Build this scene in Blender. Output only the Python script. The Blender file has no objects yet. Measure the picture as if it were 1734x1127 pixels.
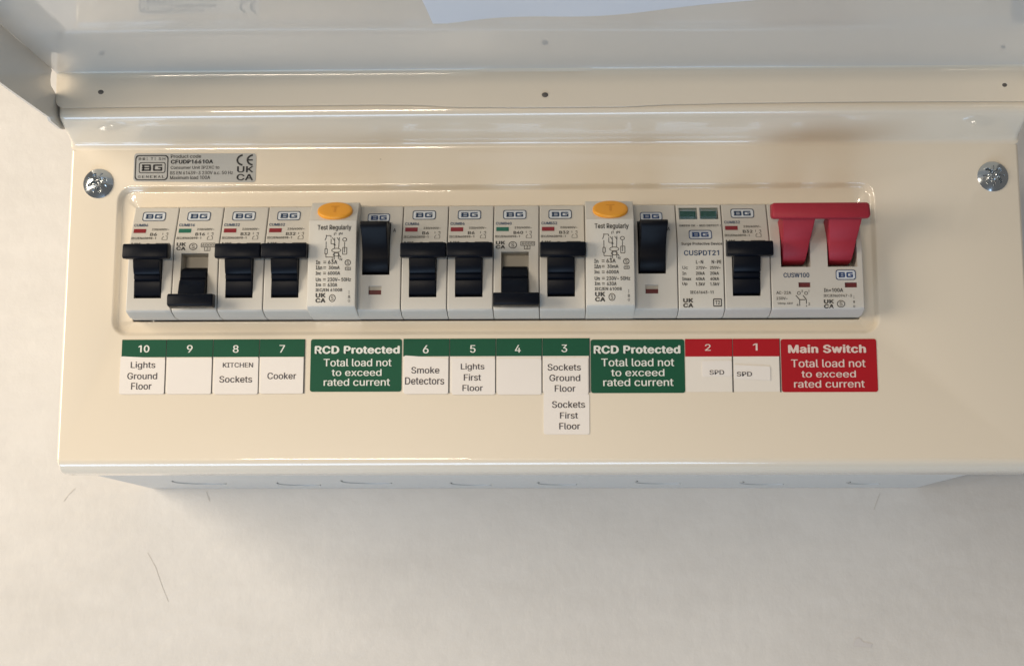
import bpy, bmesh, math, random
from mathutils import Vector, Matrix
random.seed(4)
S = 0.001                                     # geometry below is written in millimetres
scene = bpy.context.scene
COL = scene.collection

# ------------------------------------------------------------------ camera
cam_d = bpy.data.cameras.new("camera")
cam = bpy.data.objects.new("camera", cam_d)
COL.objects.link(cam)
PITCH, YAW, ROLL = 0.16345, -0.02475, 0.00056
fwd = Vector((math.sin(YAW)*math.cos(PITCH), math.cos(YAW)*math.cos(PITCH), math.sin(PITCH)))
rgt = Vector((math.cos(YAW), -math.sin(YAW), 0))
upv = rgt.cross(fwd)
c_, s_ = math.cos(ROLL), math.sin(ROLL)
rr, uu = c_*rgt + s_*upv, -s_*rgt + c_*upv
cam.matrix_world = Matrix(((rr.x, uu.x, -fwd.x, 0.16566), (rr.y, uu.y, -fwd.y, -0.58621),
                           (rr.z, uu.z, -fwd.z, -0.10266), (0, 0, 0, 1)))
cam_d.sensor_width = 36.0
cam_d.lens = 36.0*2550/1734
cam_d.clip_start = 0.02
cam_d.clip_end = 50
scene.camera = cam

# ------------------------------------------------------------------ world and lamps
world = bpy.data.worlds.new("World")
scene.world = world
world.use_nodes = True
bg = world.node_tree.nodes["Background"]
bg.inputs[0].default_value = (1.0, 0.985, 0.96, 1)
bg.inputs[1].default_value = 0.165

def area(name, loc, target, size, size_y, power, color):
    l = bpy.data.lights.new(name, 'AREA')
    l.shape = 'RECTANGLE'
    l.size, l.size_y = size, size_y
    l.energy = power
    l.color = color
    o = bpy.data.objects.new(name, l)
    COL.objects.link(o)
    o.location = loc
    o.rotation_euler = (Vector(target) - Vector(loc)).to_track_quat('-Z', 'Y').to_euler()
    return o
area("wide_left_lamp", (-0.85, -0.58, 0.16), (0.0, 0, 0), 0.6, 0.75, 14.5, (1.0, 0.875, 0.71))
area("room_bulb", (-0.26, -2.05, -0.22), (0.1, 0, 0), 0.50, 0.09, 9, (1.0, 0.85, 0.66))
area("window_light", (-0.15, -0.55, -1.45), (0.1, -0.05, 0.1), 1.5, 0.45, 12.0, (0.52, 0.73, 1.0))

scene.view_settings.view_transform = 'Standard'
scene.view_settings.look = 'None'
scene.view_settings.exposure = 0
scene.view_settings.gamma = 1
scene.view_settings.use_curve_mapping = False

# ------------------------------------------------------------------ materials
def mat(name, col, rough=0.5, metal=0.0, spec=0.5, coat=0.0, var=0.0, vscale=60, bump=0.0, bscale=400, rvar=0.0):
    m = bpy.data.materials.new(name)
    m.use_nodes = True
    nt = m.node_tree
    b = nt.nodes["Principled BSDF"]
    b.inputs["Base Color"].default_value = (*col, 1)
    b.inputs["Roughness"].default_value = rough
    b.inputs["Metallic"].default_value = metal
    b.inputs["Specular IOR Level"].default_value = spec
    b.inputs["Coat Weight"].default_value = coat
    b.inputs["Coat Roughness"].default_value = 0.04
    b.inputs["Coat IOR"].default_value = 1.65
    tc = nt.nodes.new("ShaderNodeTexCoord")
    if var:
        n = nt.nodes.new("ShaderNodeTexNoise")
        n.inputs["Scale"].default_value = vscale
        n.inputs["Detail"].default_value = 5
        nt.links.new(tc.outputs["Object"], n.inputs["Vector"])
        mx = nt.nodes.new("ShaderNodeMix"); mx.data_type = 'RGBA'
        mx.inputs[6].default_value = (*[c*(1-var) for c in col], 1)
        mx.inputs[7].default_value = (*[min(1, c*(1+var)) for c in col], 1)
        nt.links.new(n.outputs[0], mx.inputs[0])
        nt.links.new(mx.outputs[2], b.inputs["Base Color"])
        if rvar:
            mr = nt.nodes.new("ShaderNodeMapRange")
            mr.inputs[1].default_value = .3; mr.inputs[2].default_value = .7
            mr.inputs[3].default_value = max(.02, rough-rvar); mr.inputs[4].default_value = rough+rvar
            nt.links.new(n.outputs[0], mr.inputs[0]); nt.links.new(mr.outputs[0], b.inputs["Roughness"])
    if bump:
        n2 = nt.nodes.new("ShaderNodeTexNoise")
        n2.inputs["Scale"].default_value = bscale
        n2.inputs["Detail"].default_value = 3
        nt.links.new(tc.outputs["Object"], n2.inputs["Vector"])
        bp = nt.nodes.new("ShaderNodeBump")
        bp.inputs["Strength"].default_value = 1.0
        bp.inputs["Distance"].default_value = bump*S
        nt.links.new(n2.outputs[0], bp.inputs["Height"])
        nt.links.new(bp.outputs[0], b.inputs["Normal"])
    return m

M = {}
M['enamel'] = mat("cream_enamel", (0.80, 0.705, 0.565), 0.30, spec=0.5, coat=1.0, var=.02, vscale=9, bump=.016, bscale=210, rvar=.03)
def speckle(m):
    nt = m.node_tree; b = nt.nodes["Principled BSDF"]
    src = b.inputs["Base Color"].links[0].from_socket
    tc = next(n for n in nt.nodes if n.type == 'TEX_COORD')
    v = nt.nodes.new("ShaderNodeTexVoronoi"); v.inputs["Scale"].default_value = 70
    nt.links.new(tc.outputs["Object"], v.inputs["Vector"])
    sep = nt.nodes.new("ShaderNodeSeparateColor"); nt.links.new(v.outputs["Color"], sep.inputs[0])
    th = nt.nodes.new("ShaderNodeMath"); th.operation = 'MULTIPLY_ADD'         # dot size differs from cell to cell, most have none
    th.inputs[1].default_value = .22; th.inputs[2].default_value = -.165
    nt.links.new(sep.outputs[0], th.inputs[0])
    lt = nt.nodes.new("ShaderNodeMath"); lt.operation = 'LESS_THAN'
    nt.links.new(v.outputs["Distance"], lt.inputs[0]); nt.links.new(th.outputs[0], lt.inputs[1])
    k = nt.nodes.new("ShaderNodeMath"); k.operation = 'MULTIPLY'; k.inputs[1].default_value = .38
    nt.links.new(lt.outputs[0], k.inputs[0])
    mx = nt.nodes.new("ShaderNodeMix"); mx.data_type = 'RGBA'; mx.inputs[7].default_value = (.35, .30, .22, 1)
    nt.links.new(k.outputs[0], mx.inputs[0]); nt.links.new(src, mx.inputs[6]); nt.links.new(mx.outputs[2], b.inputs["Base Color"])
speckle(M['enamel'])
M['enamel_back'] = mat("cream_enamel_body", (0.62, 0.60, 0.56), 0.34, var=.04, vscale=25, bump=.02, bscale=300)
M['lid'] = mat("lid_enamel", (0.66, 0.635, 0.585), 0.30, spec=0.5, coat=1.0, var=.02, vscale=9, bump=.016, bscale=210, rvar=.03)  # greyer and darker than the cover enamel
M['module'] = mat("grey_module_plastic", (0.56, 0.53, 0.475), 0.42, spec=.35, var=.03, vscale=45, bump=.02, bscale=900)
M['module2'] = mat("grey_module_plastic_pale", (0.61, 0.58, 0.52), 0.40, spec=.35, var=.03, vscale=45, bump=.02, bscale=900)
M['cavity'] = mat("grey_slot_plastic", (0.42, 0.39, 0.34), 0.5, var=.03)
M['toggle'] = mat("navy_black_plastic", (0.0022, 0.0036, 0.008), 0.38, spec=.15, var=.25, vscale=80, bump=.02, bscale=700)
M['rocker'] = mat("black_plastic", (0.003, 0.0035, 0.006), 0.42, spec=.13, var=.25, vscale=80, bump=.02, bscale=700)
M['red'] = mat("red_plastic", (0.36, 0.024, 0.040), 0.50, spec=.3, var=.10, vscale=90, bump=.03, bscale=600)
M['yellow'] = mat("yellow_plastic", (0.80, 0.345, 0.026), 0.42, var=.05, vscale=90, bump=.02, bscale=700)
M['tpress'] = mat("yellow_moulded_letter", (0.68, 0.275, 0.018), 0.5)
M['ind_red'] = mat("indicator_red", (0.22, 0.012, 0.014), 0.4)
M['ind_dark'] = mat("indicator_maroon", (0.13, 0.018, 0.020), 0.35)
M['ind_green'] = mat("indicator_green", (0.016, 0.125, 0.075), 0.4)
M['ink'] = mat("dark_grey_ink", (0.045, 0.042, 0.038), 0.6)
M['ink_soft'] = mat("brown_grey_ink", (0.085, 0.078, 0.062), 0.6)
M['ink_blue'] = mat("blue_ink", (0.014, 0.050, 0.17), 0.5)
M['code_blue'] = mat("slate_blue_ink", (0.025, 0.055, 0.12), 0.5)
M['badge'] = mat("badge_white", (0.60, 0.63, 0.66), 0.4)
M['black'] = mat("black_ink", (0.020, 0.020, 0.022), 0.5)
M['paper'] = mat("white_paper", (0.80, 0.745, 0.69), 0.65, var=.02, vscale=70, bump=.02, bscale=500)
M['cell'] = mat("white_label_vinyl", (0.78, 0.72, 0.64), 0.45, var=.02, vscale=70)
M['paper_ink'] = mat("charcoal_print", (0.065, 0.055, 0.060), 0.7)
M['green'] = mat("green_label_vinyl", (0.009, 0.082, 0.042), 0.4, spec=.2, var=.10, vscale=60, bump=.01, bscale=400)
M['redlab'] = mat("red_label_vinyl", (0.39, 0.010, 0.017), 0.4, spec=.2, var=.08, vscale=60, bump=.01, bscale=400)
M['white_ink'] = mat("white_print", (0.74, 0.74, 0.68), 0.5)
M['pink_ink'] = mat("pale_pink_print", (0.74, 0.58, 0.52), 0.5)
M['sepline'] = mat("label_cut_line", (0.09, 0.08, 0.075), 0.6)
M['foil'] = mat("silver_foil_label", (0.47, 0.47, 0.455), 0.36, metal=.35, var=.08, vscale=40)
M['steel'] = mat("zinc_plated_steel", (0.55, 0.58, 0.60), 0.17, metal=1.0, var=.12, vscale=220, bump=.02, bscale=500)
M['rivet'] = mat("dull_rivet", (0.10, 0.09, 0.08), 0.5)
M['sheet'] = mat("blueish_white_paper", (0.80, 0.80, 0.82), 0.7, bump=.05, bscale=120)
M['dark'] = mat("dark_gap", (0.02, 0.018, 0.016), 0.8)
M['knockout_shade'] = mat("knockout_shade_line", (0.44, 0.44, 0.42), 0.4)  # darker colour stands in for the shade along one side of each knock-out

# clear window: mostly see-through with a surface gloss
m = bpy.data.materials.new("clear_window"); m.use_nodes = True
nt = m.node_tree; nt.nodes.remove(nt.nodes["Principled BSDF"])
tr = nt.nodes.new("ShaderNodeBsdfTransparent"); tr.inputs[0].default_value = (.86, .90, .88, 1)
gl = nt.nodes.new("ShaderNodeBsdfGlossy"); gl.inputs["Roughness"].default_value = .12
fr = nt.nodes.new("ShaderNodeFresnel"); fr.inputs[0].default_value = 1.5
mx = nt.nodes.new("ShaderNodeMixShader")
nt.links.new(fr.outputs[0], mx.inputs[0]); nt.links.new(tr.outputs[0], mx.inputs[1]); nt.links.new(gl.outputs[0], mx.inputs[2])
nt.links.new(mx.outputs[0], nt.nodes["Material Output"].inputs[0])
M['clear'] = m

# painted plaster wall: brush/roller unevenness, faint smears
def wall_material():
    m = bpy.data.materials.new("painted_plaster"); m.use_nodes = True
    nt = m.node_tree; N = nt.nodes; L = nt.links
    b = N["Principled BSDF"]; b.inputs["Roughness"].default_value = .55
    b.inputs["Specular IOR Level"].default_value = .3
    tc = N.new("ShaderNodeTexCoord")
    mp = N.new("ShaderNodeMapping"); mp.inputs["Scale"].default_value = (1, 1, 2.2)
    L.new(tc.outputs["Object"], mp.inputs["Vector"])
    n1 = N.new("ShaderNodeTexNoise"); n1.inputs["Scale"].default_value = 9; n1.inputs["Detail"].default_value = 6; n1.inputs["Roughness"].default_value = .62
    n2 = N.new("ShaderNodeTexNoise"); n2.inputs["Scale"].default_value = 55; n2.inputs["Detail"].default_value = 5
    L.new(mp.outputs[0], n1.inputs["Vector"]); L.new(mp.outputs[0], n2.inputs["Vector"])
    r = N.new("ShaderNodeValToRGB")
    r.color_ramp.elements[0].position = .34; r.color_ramp.elements[0].color = (.665, .635, .595, 1)
    r.color_ramp.elements[1].position = .66; r.color_ramp.elements[1].color = (.72, .69, .65, 1)
    L.new(n1.outputs[0], r.inputs[0])
    mx = N.new("ShaderNodeMix"); mx.data_type = 'RGBA'; mx.blend_type = 'MULTIPLY'; mx.inputs[0].default_value = .10
    L.new(r.outputs[0], mx.inputs[6]); L.new(n2.outputs[0], mx.inputs[7])
    L.new(mx.outputs[2], b.inputs["Base Color"])
    n3 = N.new("ShaderNodeTexNoise"); n3.inputs["Scale"].default_value = 150; n3.inputs["Detail"].default_value = 4
    L.new(tc.outputs["Object"], n3.inputs["Vector"])
    ad = N.new("ShaderNodeMath"); ad.operation = 'ADD'
    L.new(n3.outputs[0], ad.inputs[0]); L.new(n1.outputs[0], ad.inputs[1])
    bp = N.new("ShaderNodeBump"); bp.inputs["Distance"].default_value = .0006; bp.inputs["Strength"].default_value = .5
    L.new(ad.outputs[0], bp.inputs["Height"]); L.new(bp.outputs[0], b.inputs["Normal"])
    return m
M['wall'] = wall_material()

# ------------------------------------------------------------------ mesh helpers
class MB:
    def __init__(s): s.v = []; s.f = []
    def add(s, vs, fs):
        o = len(s.v); s.v += [tuple(v) for v in vs]; s.f += [tuple(i+o for i in f) for f in fs]
    def box(s, x0, x1, y0, y1, z0, z1):
        s.add([(x0,y0,z0),(x1,y0,z0),(x1,y1,z0),(x0,y1,z0),(x0,y0,z1),(x1,y0,z1),(x1,y1,z1),(x0,y1,z1)],
              [(0,1,5,4),(1,2,6,5),(2,3,7,6),(3,0,4,7),(4,5,6,7),(3,2,1,0)])
    def prism(s, poly, x0, x1, ch=0.4, taper=None):
        """poly: [(y,z)] cross-section; extruded along x with chamfered ends"""
        n = len(poly)
        cy = sum(p[0] for p in poly)/n; cz = sum(p[1] for p in poly)/n
        def inset(p, d):
            vy, vz = p[0]-cy, p[1]-cz; l = math.hypot(vy, vz) or 1
            return (p[0]-vy/l*d, p[1]-vz/l*d)
        rings = [(x0, ch), (x0+ch*.35, ch*.35), (x0+ch, 0), (x1-ch, 0), (x1-ch*.35, ch*.35), (x1, ch)]
        vs = []
        for x, d in rings:
            for p in poly:
                q = inset(p, d)
                xx = x if taper is None else taper(x, q[0], q[1])
                vs.append((xx, q[0], q[1]))
        fs = []
        for r in range(5):
            for i in range(n):
                j = (i+1) % n
                fs.append((r*n+i, r*n+j, (r+1)*n+j, (r+1)*n+i))
        fs.append(tuple(range(n))); fs.append(tuple(reversed(range(5*n, 6*n))))
        s.add(vs, fs)
    def rings(s, R, cap0=False, cap1=False, closed=True):
        n = len(R[0]); o = []
        for r in R: o += r
        fs = []
        for k in range(len(R)-1):
            for i in range(n if closed else n-1):
                j = (i+1) % n
                fs.append((k*n+i, k*n+j, (k+1)*n+j, (k+1)*n+i))
        if cap0: fs.append(tuple(range(n)))
        if cap1: fs.append(tuple((len(R)-1)*n+i for i in range(n)))
        s.add(o, fs)
    def build(s, name, mt, parent=None, loc=(0,0,0), sharp=32, fix=True):
        me = bpy.data.meshes.new(name)
        me.from_pydata([(a*S, b_*S, c*S) for a, b_, c in s.v], [], s.f)
        bm = bmesh.new(); bm.from_mesh(me)
        if fix:
            bmesh.ops.remove_doubles(bm, verts=bm.verts, dist=1e-7)
            bmesh.ops.recalc_face_normals(bm, faces=bm.faces)
        bm.to_mesh(me); bm.free()
        me.materials.append(M[mt] if isinstance(mt, str) else mt)
        me.polygons.foreach_set("use_smooth", [True]*len(me.polygons))
        me.set_sharp_from_angle(angle=math.radians(sharp))
        o = bpy.data.objects.new(name, me); COL.objects.link(o)
        o.location = [q*S for q in loc]
        if parent: o.parent = parent
        return o

def empty(name, loc, label, cat, group=None):
    o = bpy.data.objects.new(name, None); COL.objects.link(o)
    o.location = [q*S for q in loc]; o.empty_display_size = .01
    tag(o, label, cat, group); return o
def tag(o, label, cat, group=None):
    o['label'] = label; o['category'] = cat
    if group: o['group'] = group
    return o

def rrect(x0, x1, z0, z1, r, k=5):
    """counter-clockwise outline [(x,z)] of a rounded rectangle, same vertex count for any size"""
    P = []
    for cx, cz, a0 in ((x1-r, z0+r, -90), (x1-r, z1-r, 0), (x0+r, z1-r, 90), (x0+r, z0+r, 180)):
        for i in range(k+1):
            a = math.radians(a0 + 90*i/k)
            P.append((cx+r*math.cos(a), cz+r*math.sin(a)))
    return P

# ------------------------------------------------------------------ flat print
# outlines of a plain sans-serif alphabet: advance width, then the contours (thousandths of an em)
GLYPHS = {
 ' ': (188, []),
 '!': (196, ['67,160 63,509 132,509 128,160', '98,-4 81,-1 66,9 56,24 52,41 56,58 66,73 81,83 98,86 116,83 130,73 140,58 143,41 140,24 130,9 116,-1']),
 '-': (453, ['337,244 337,188 114,188 114,244']),
 '.': (188, ['95,-4 78,-1 63,9 53,24 50,41 53,59 63,73 78,83 95,87 113,83 128,73 138,59 141,41 138,24 128,9 113,-1']),
 '/': (249, ['235,533 71,-76 14,-76 178,533']),
 '0': (453, ['227,-7 174,1 130,24 95,62 69,113 53,178 48,254 53,330 69,395 95,447 130,484 174,508 227,516 279,508 323,484 358,447 384,395 400,330 405,254 400,178 384,113 359,62 323,24 279,1', '227,50 261,56 290,74 313,103 330,144 340,194 344,254 340,314 330,365 313,405 290,435 261,453 227,460 192,453 163,435 140,405 123,365 113,314 109,254 113,194 123,144 140,103 163,74 192,56']),
 '1': (393, ['276,509 276,0 212,0 212,448 209,448 86,358 86,427 198,509']),
 '2': (453, ['64,0 64,47 234,229 282,282 311,327 320,371 317,397 308,419 293,436 273,449 224,460 196,457 172,447 153,433 139,413 130,390 127,362 66,362 71,405 86,442 111,473 143,496 182,511 225,516 268,511 306,497 337,474 361,445 376,411 381,372 371,318 336,259 267,180 153,60 153,57 389,57 389,0']),
 '3': (453, ['218,-7 173,-3 133,10 98,30 70,57 52,91 44,132 109,132 115,107 126,87 144,71 165,59 219,50 275,61 297,74 315,93 325,116 329,145 326,172 316,196 299,217 275,234 242,244 201,248 157,248 157,299 288,448 288,452 70,452 70,509 372,509 372,461 211,278 211,289 264,288 308,276 344,253 371,222 387,186 393,145 387,103 370,66 344,36 309,12 266,-2']),
 '4': (453, ['40,105 40,158 247,509 311,509 109,166 109,163 413,163 413,105', '282,0 282,121 282,146 282,318 343,318 343,0']),
 '5': (453, ['221,-7 178,-2 140,11 108,32 83,60 66,93 60,130 122,130 127,108 138,89 173,60 221,50 250,53 276,64 298,82 314,104 324,131 328,162 324,193 314,221 297,244 275,262 248,273 218,277 167,268 128,246 67,253 96,509 366,509 366,452 151,452 134,301 136,301 178,325 229,334 263,330 294,321 321,306 345,285 364,260 379,231 388,199 391,163 385,117 369,76 343,41 309,15 268,-1']),
 '6': (453, ['226,-7 182,-1 142,15 109,40 84,74 69,115 64,162 68,199 80,239 137,340 252,509 322,509 151,261 145,261 165,288 196,307 235,314 278,309 316,295 346,271 370,240 384,201 389,157 384,112 368,73 343,39 310,14 271,-2', '226,48 254,52 279,63 299,79 314,101 324,128 327,157 324,187 314,213 299,235 279,251 254,262 226,265 198,262 174,252 153,235 138,214 128,188 125,158 128,128 138,102 153,79 174,63 198,52']),
 '7': (453, ['97,0 323,448 323,452 62,452 62,509 391,509 391,449 165,0']),
 '8': (453, ['226,-7 178,-2 136,11 101,33 74,62 57,96 52,135 55,166 65,195 81,220 101,241 125,256 153,265 153,267 119,282 93,308 76,342 70,380 75,417 90,450 114,477 146,498 184,511 226,516 269,511 306,498 337,477 361,450 377,417 382,380 376,342 359,308 333,282 300,267 300,265 327,256 351,241 372,220 387,195 397,166 401,135 395,96 378,62 352,33 317,11 275,-2', '226,49 258,52 285,60 307,74 323,91 333,113 337,139 333,165 322,189 305,208 283,223 256,232 226,235 196,232 169,223 147,208 130,189 119,165 115,139 119,113 129,91 145,74 167,60 195,52', '226,290 274,300 293,313 307,330 316,351 319,376 316,399 308,420 294,437 275,449 226,460 177,449 159,437 145,420 136,399 133,376 136,351 145,330 159,313 178,300']),
 '9': (453, ['226,516 271,510 310,494 343,468 368,434 384,393 389,347 385,309 373,270 315,168 200,0 130,0 301,248 307,248 287,221 257,202 218,195 175,199 137,214 106,237 83,269 68,307 64,352 69,397 85,436 110,469 143,494 182,510', '226,460 199,457 174,446 154,429 138,407 129,381 125,352 129,322 138,295 154,274 174,257 199,247 226,243 254,247 279,257 299,273 314,295 324,321 327,350 324,381 314,407 299,429 279,446 254,457']),
 '=': (453, ['72,245 72,301 381,301 381,245', '72,97 72,153 381,153 381,97']),
 'A': (480, ['16,0 201,509 276,509 463,0 395,0 287,302 264,372 232,478 245,478 213,371 191,302 85,0', '110,142 110,199 370,199 370,142']),
 'B': (456, ['60,0 60,509 241,509 289,504 329,491 359,469 381,442 394,410 398,374 395,344 387,320 356,286 315,267 315,262 339,257 363,245 385,227 402,203 414,173 418,136 413,100 400,67 377,39 344,18 301,4 247,0', '125,57 245,57 296,63 330,80 349,105 355,137 352,161 342,184 327,203 306,218 279,228 248,231 125,231', '125,285 238,285 288,296 308,309 323,326 333,348 336,372 330,403 313,429 283,446 240,452 125,452']),
 'C': (510, ['267,-7 205,1 150,25 104,63 70,115 48,179 40,254 48,329 70,393 104,445 150,484 205,508 267,516 340,504 373,490 402,471 427,447 448,418 463,385 473,348 408,348 389,395 357,428 315,449 267,456 223,450 184,432 150,403 125,364 109,314 103,254 109,194 125,145 151,105 184,76 223,59 267,53 315,60 357,81 389,114 408,160 473,160 463,124 448,91 428,62 402,38 373,19 341,5 305,-4']),
 'D': (502, ['219,0 96,0 96,57 215,57 272,63 318,81 354,110 379,149 394,198 399,255 394,312 379,361 354,399 320,428 275,446 221,452 93,452 93,509 225,509 294,501 353,478 399,441 433,391 455,329 462,255 455,181 433,119 398,68 351,31 291,8', '125,509 125,0 60,0 60,509']),
 'E': (419, ['60,0 60,509 372,509 372,452 125,452 125,286 355,286 355,229 125,229 125,57 375,57 375,0']),
 'F': (410, ['60,0 60,509 369,509 369,452 125,452 125,278 346,278 346,221 125,221 125,0']),
 'G': (520, ['269,-7 205,1 149,25 104,64 69,116 47,179 40,254 47,329 69,393 103,445 149,484 203,508 265,516 304,513 340,504 374,489 403,469 429,445 449,416 465,384 474,349 408,349 387,393 356,427 315,448 265,456 222,450 183,432 150,404 125,364 109,314 103,254 109,194 125,145 151,105 184,76 224,59 269,53 309,57 345,71 374,93 396,123 410,160 415,202 434,199 283,199 283,256 478,256 478,200 471,141 451,91 419,50 377,19 326,0']),
 'H': (517, ['60,0 60,509 125,509 125,289 392,289 392,509 457,509 457,0 392,0 392,232 125,232 125,0']),
 'I': (300, ['31,0 31,57 118,57 118,452 31,452 31,509 269,509 269,452 183,452 183,57 269,57 269,0']),
 'K': (467, ['104,145 104,216 139,261 174,303 212,344 364,509 448,509 231,276 228,276', '60,0 60,509 125,509 125,334 124,225 125,193 125,0', '372,0 188,259 228,309 449,0']),
 'L': (393, ['60,0 60,509 125,509 125,57 361,57 361,0']),
 'M': (628, ['60,0 60,509 152,509 277,187 287,159 299,123 311,84 322,49 307,49 318,83 330,121 342,158 352,187 476,509 568,509 568,0 504,0 504,291 504,327 505,369 506,413 507,457 513,457 498,409 482,363 467,322 456,291 342,0 286,0 170,291 159,321 145,361 129,408 112,457 119,457 120,416 121,372 122,328 122,291 122,0']),
 'N': (523, ['60,0 60,509 136,509 343,183 363,151 388,107 414,55 405,54 401,108 399,157 399,195 399,509 463,509 463,0 387,0 202,290 177,331 148,381 108,452 119,454 122,384 124,328 125,291 125,0']),
 'O': (533, ['267,-7 205,1 150,25 105,63 70,115 48,179 40,254 48,329 70,393 105,445 150,484 205,508 267,516 329,508 384,484 429,445 464,393 486,329 493,254 486,179 464,115 429,63 384,25 329,1', '267,53 310,59 349,76 383,105 408,144 425,194 430,254 425,314 408,365 383,404 349,433 310,450 267,456 223,450 184,433 151,404 125,364 109,314 103,254 109,194 125,144 151,105 184,76 223,59']),
 'P': (445, ['60,0 60,509 235,509 289,503 332,487 366,462 390,430 404,391 409,348 404,304 390,265 366,233 332,207 289,191 235,186 109,186 109,242 233,242 269,246 297,256 318,272 333,294 342,319 344,348 342,376 333,402 318,423 297,439 268,449 232,452 125,452 125,0']),
 'R': (449, ['60,0 60,509 236,509 290,504 333,489 367,465 390,433 405,395 409,352 405,309 390,271 367,240 333,217 289,203 236,198 96,198 96,255 234,255 269,258 298,267 319,281 334,300 342,324 345,352 342,380 334,405 319,425 298,440 269,449 233,452 125,452 125,0', '353,0 230,229 303,229 428,0']),
 'S': (447, ['224,-9 172,-4 128,9 91,31 64,60 46,96 38,137 104,137 110,110 123,88 142,71 166,59 224,49 257,52 286,60 311,74 329,92 341,114 346,139 342,161 332,179 296,205 245,222 184,239 128,260 86,289 60,326 52,372 58,413 75,448 102,476 138,498 180,511 227,516 275,511 316,498 351,476 377,449 394,415 401,378 337,378 326,412 302,437 267,453 225,459 194,456 167,448 145,435 129,418 118,398 115,376 119,352 131,334 169,308 212,293 264,279 312,264 359,238 395,198 405,171 408,139 403,99 386,64 360,34 323,11 278,-4']),
 'T': (449, ['32,452 32,509 417,509 417,452 257,452 257,0 193,0 193,452']),
 'U': (517, ['259,-8 203,-2 154,15 114,43 85,80 66,124 60,173 60,509 124,509 124,178 128,144 141,113 160,87 187,68 220,56 259,52 298,56 331,68 357,87 377,113 389,144 393,178 393,509 457,509 457,173 451,124 433,80 403,43 363,15 315,-2']),
 'V': (480, ['204,0 16,509 84,509 192,206 215,137 248,31 235,31 267,138 290,206 395,509 463,509 278,0']),
 'W': (686, ['155,0 16,509 82,509 163,196 175,145 187,94 197,40 189,40 200,94 211,145 224,196 306,509 380,509 462,196 474,145 486,94 497,40 488,40 499,94 510,145 523,196 603,509 670,509 530,0 455,0 368,323 351,391 336,475 350,475 335,395 318,323 230,0']),
 'X': (474, ['18,0 217,284 217,236 29,509 104,509 178,400 204,361 223,329 243,292 232,292 252,329 272,361 298,400 374,509 446,509 259,239 259,287 456,0 382,0 292,129 268,165 250,195 230,231 244,231 225,196 206,166 182,129 91,0']),
 'Z': (438, ['42,0 42,46 273,385 306,431 341,476 348,454 285,452 223,452 40,452 40,509 397,509 397,462 169,129 134,81 97,33 90,54 152,57 214,57 399,57 399,0']),
 'a': (389, ['160,-9 126,-5 94,5 68,22 48,45 35,73 30,108 34,138 43,161 58,179 78,193 125,211 178,220 234,227 265,235 273,243 276,255 276,257 267,297 240,322 196,331 149,322 118,301 100,274 41,291 57,322 79,346 104,364 133,375 194,384 239,379 286,360 306,343 322,320 333,290 337,251 337,0 277,0 277,52 272,52 252,25 215,1', '170,45 202,49 228,59 248,74 263,93 272,115 276,138 276,190 259,182 231,176 200,171 175,168 134,159 103,139 95,124 92,105 102,72 130,52']),
 'b': (424, ['229,-8 198,-5 172,4 138,31 118,59 112,59 112,0 53,0 53,509 114,509 114,319 118,319 137,346 171,373 197,381 229,384 274,378 313,361 345,332 370,293 385,245 390,189 385,133 370,84 346,45 313,16 274,-2', '220,47 253,51 279,66 301,88 316,117 325,151 328,189 325,227 316,261 301,290 280,311 253,325 220,330 188,325 161,312 140,291 125,263 116,229 113,189 116,150 125,115 140,86 162,65 188,51']),
 'c': (396, ['207,-8 159,-2 117,16 82,46 56,85 40,133 34,187 40,243 56,291 82,330 117,360 159,378 207,384 260,377 305,356 340,322 362,277 303,262 290,289 270,311 242,325 207,330 173,325 145,310 124,287 108,258 99,224 96,187 99,151 108,117 124,89 145,66 173,51 207,46 243,52 271,66 292,89 304,117 363,102 341,56 306,21 261,-1']),
 'd': (424, ['195,-8 151,-2 111,16 79,45 55,84 39,133 34,189 39,245 55,293 79,332 112,361 151,378 196,384 228,381 253,373 287,346 306,319 311,319 311,509 372,509 372,0 313,0 313,59 307,59 287,31 252,4 227,-5', '205,47 236,51 263,65 284,86 299,115 309,150 312,189 309,229 300,263 284,291 263,312 237,325 205,330 172,325 145,311 124,290 108,261 99,227 96,189 99,151 109,117 124,88 145,66 172,51']),
 'e': (404, ['212,-8 161,-2 117,16 82,46 56,85 40,132 34,187 39,242 55,290 81,329 115,359 157,378 205,384 266,374 294,361 319,341 341,315 357,282 368,242 371,194 371,169 75,169 75,221 338,221 310,202 307,237 298,269 283,294 263,314 237,326 205,330 173,326 146,313 125,294 109,270 99,241 96,211 96,178 100,139 110,106 128,80 151,61 179,50 212,46 254,53 285,73 306,105 365,91 353,63 335,39 311,19 283,4 249,-5']),
 'f': (254, ['228,379 228,327 6,327 6,379', '81,0 81,432 84,461 96,486 113,505 135,519 187,530 222,527 243,521 227,468 215,472 195,474 171,470 154,460 145,443 142,419 142,0']),
 'g': (425, ['207,-151 168,-148 134,-140 82,-110 51,-69 101,-41 122,-66 154,-88 207,-97 249,-92 282,-75 304,-47 311,-6 311,68 306,68 287,41 252,16 227,8 195,5 152,10 113,27 80,53 55,90 39,136 34,191 39,246 55,293 80,332 112,361 152,378 196,384 228,382 253,373 288,346 308,319 313,319 313,379 372,379 372,-9 367,-54 350,-90 324,-117 291,-136 251,-147', '205,59 237,63 264,75 285,95 300,121 309,154 312,193 309,231 300,264 285,291 264,312 237,325 205,330 172,325 145,312 124,290 109,262 99,229 96,193 99,155 109,123 124,96 145,76 172,63']),
 'h': (410, ['114,227 114,0 53,0 53,509 114,509 114,287 102,287 124,332 152,362 187,379 227,384 264,380 295,369 321,349 341,321 353,285 357,240 357,0 296,0 296,235 290,275 273,304 246,323 210,329 184,326 161,317 141,303 126,283 117,257']),
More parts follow.
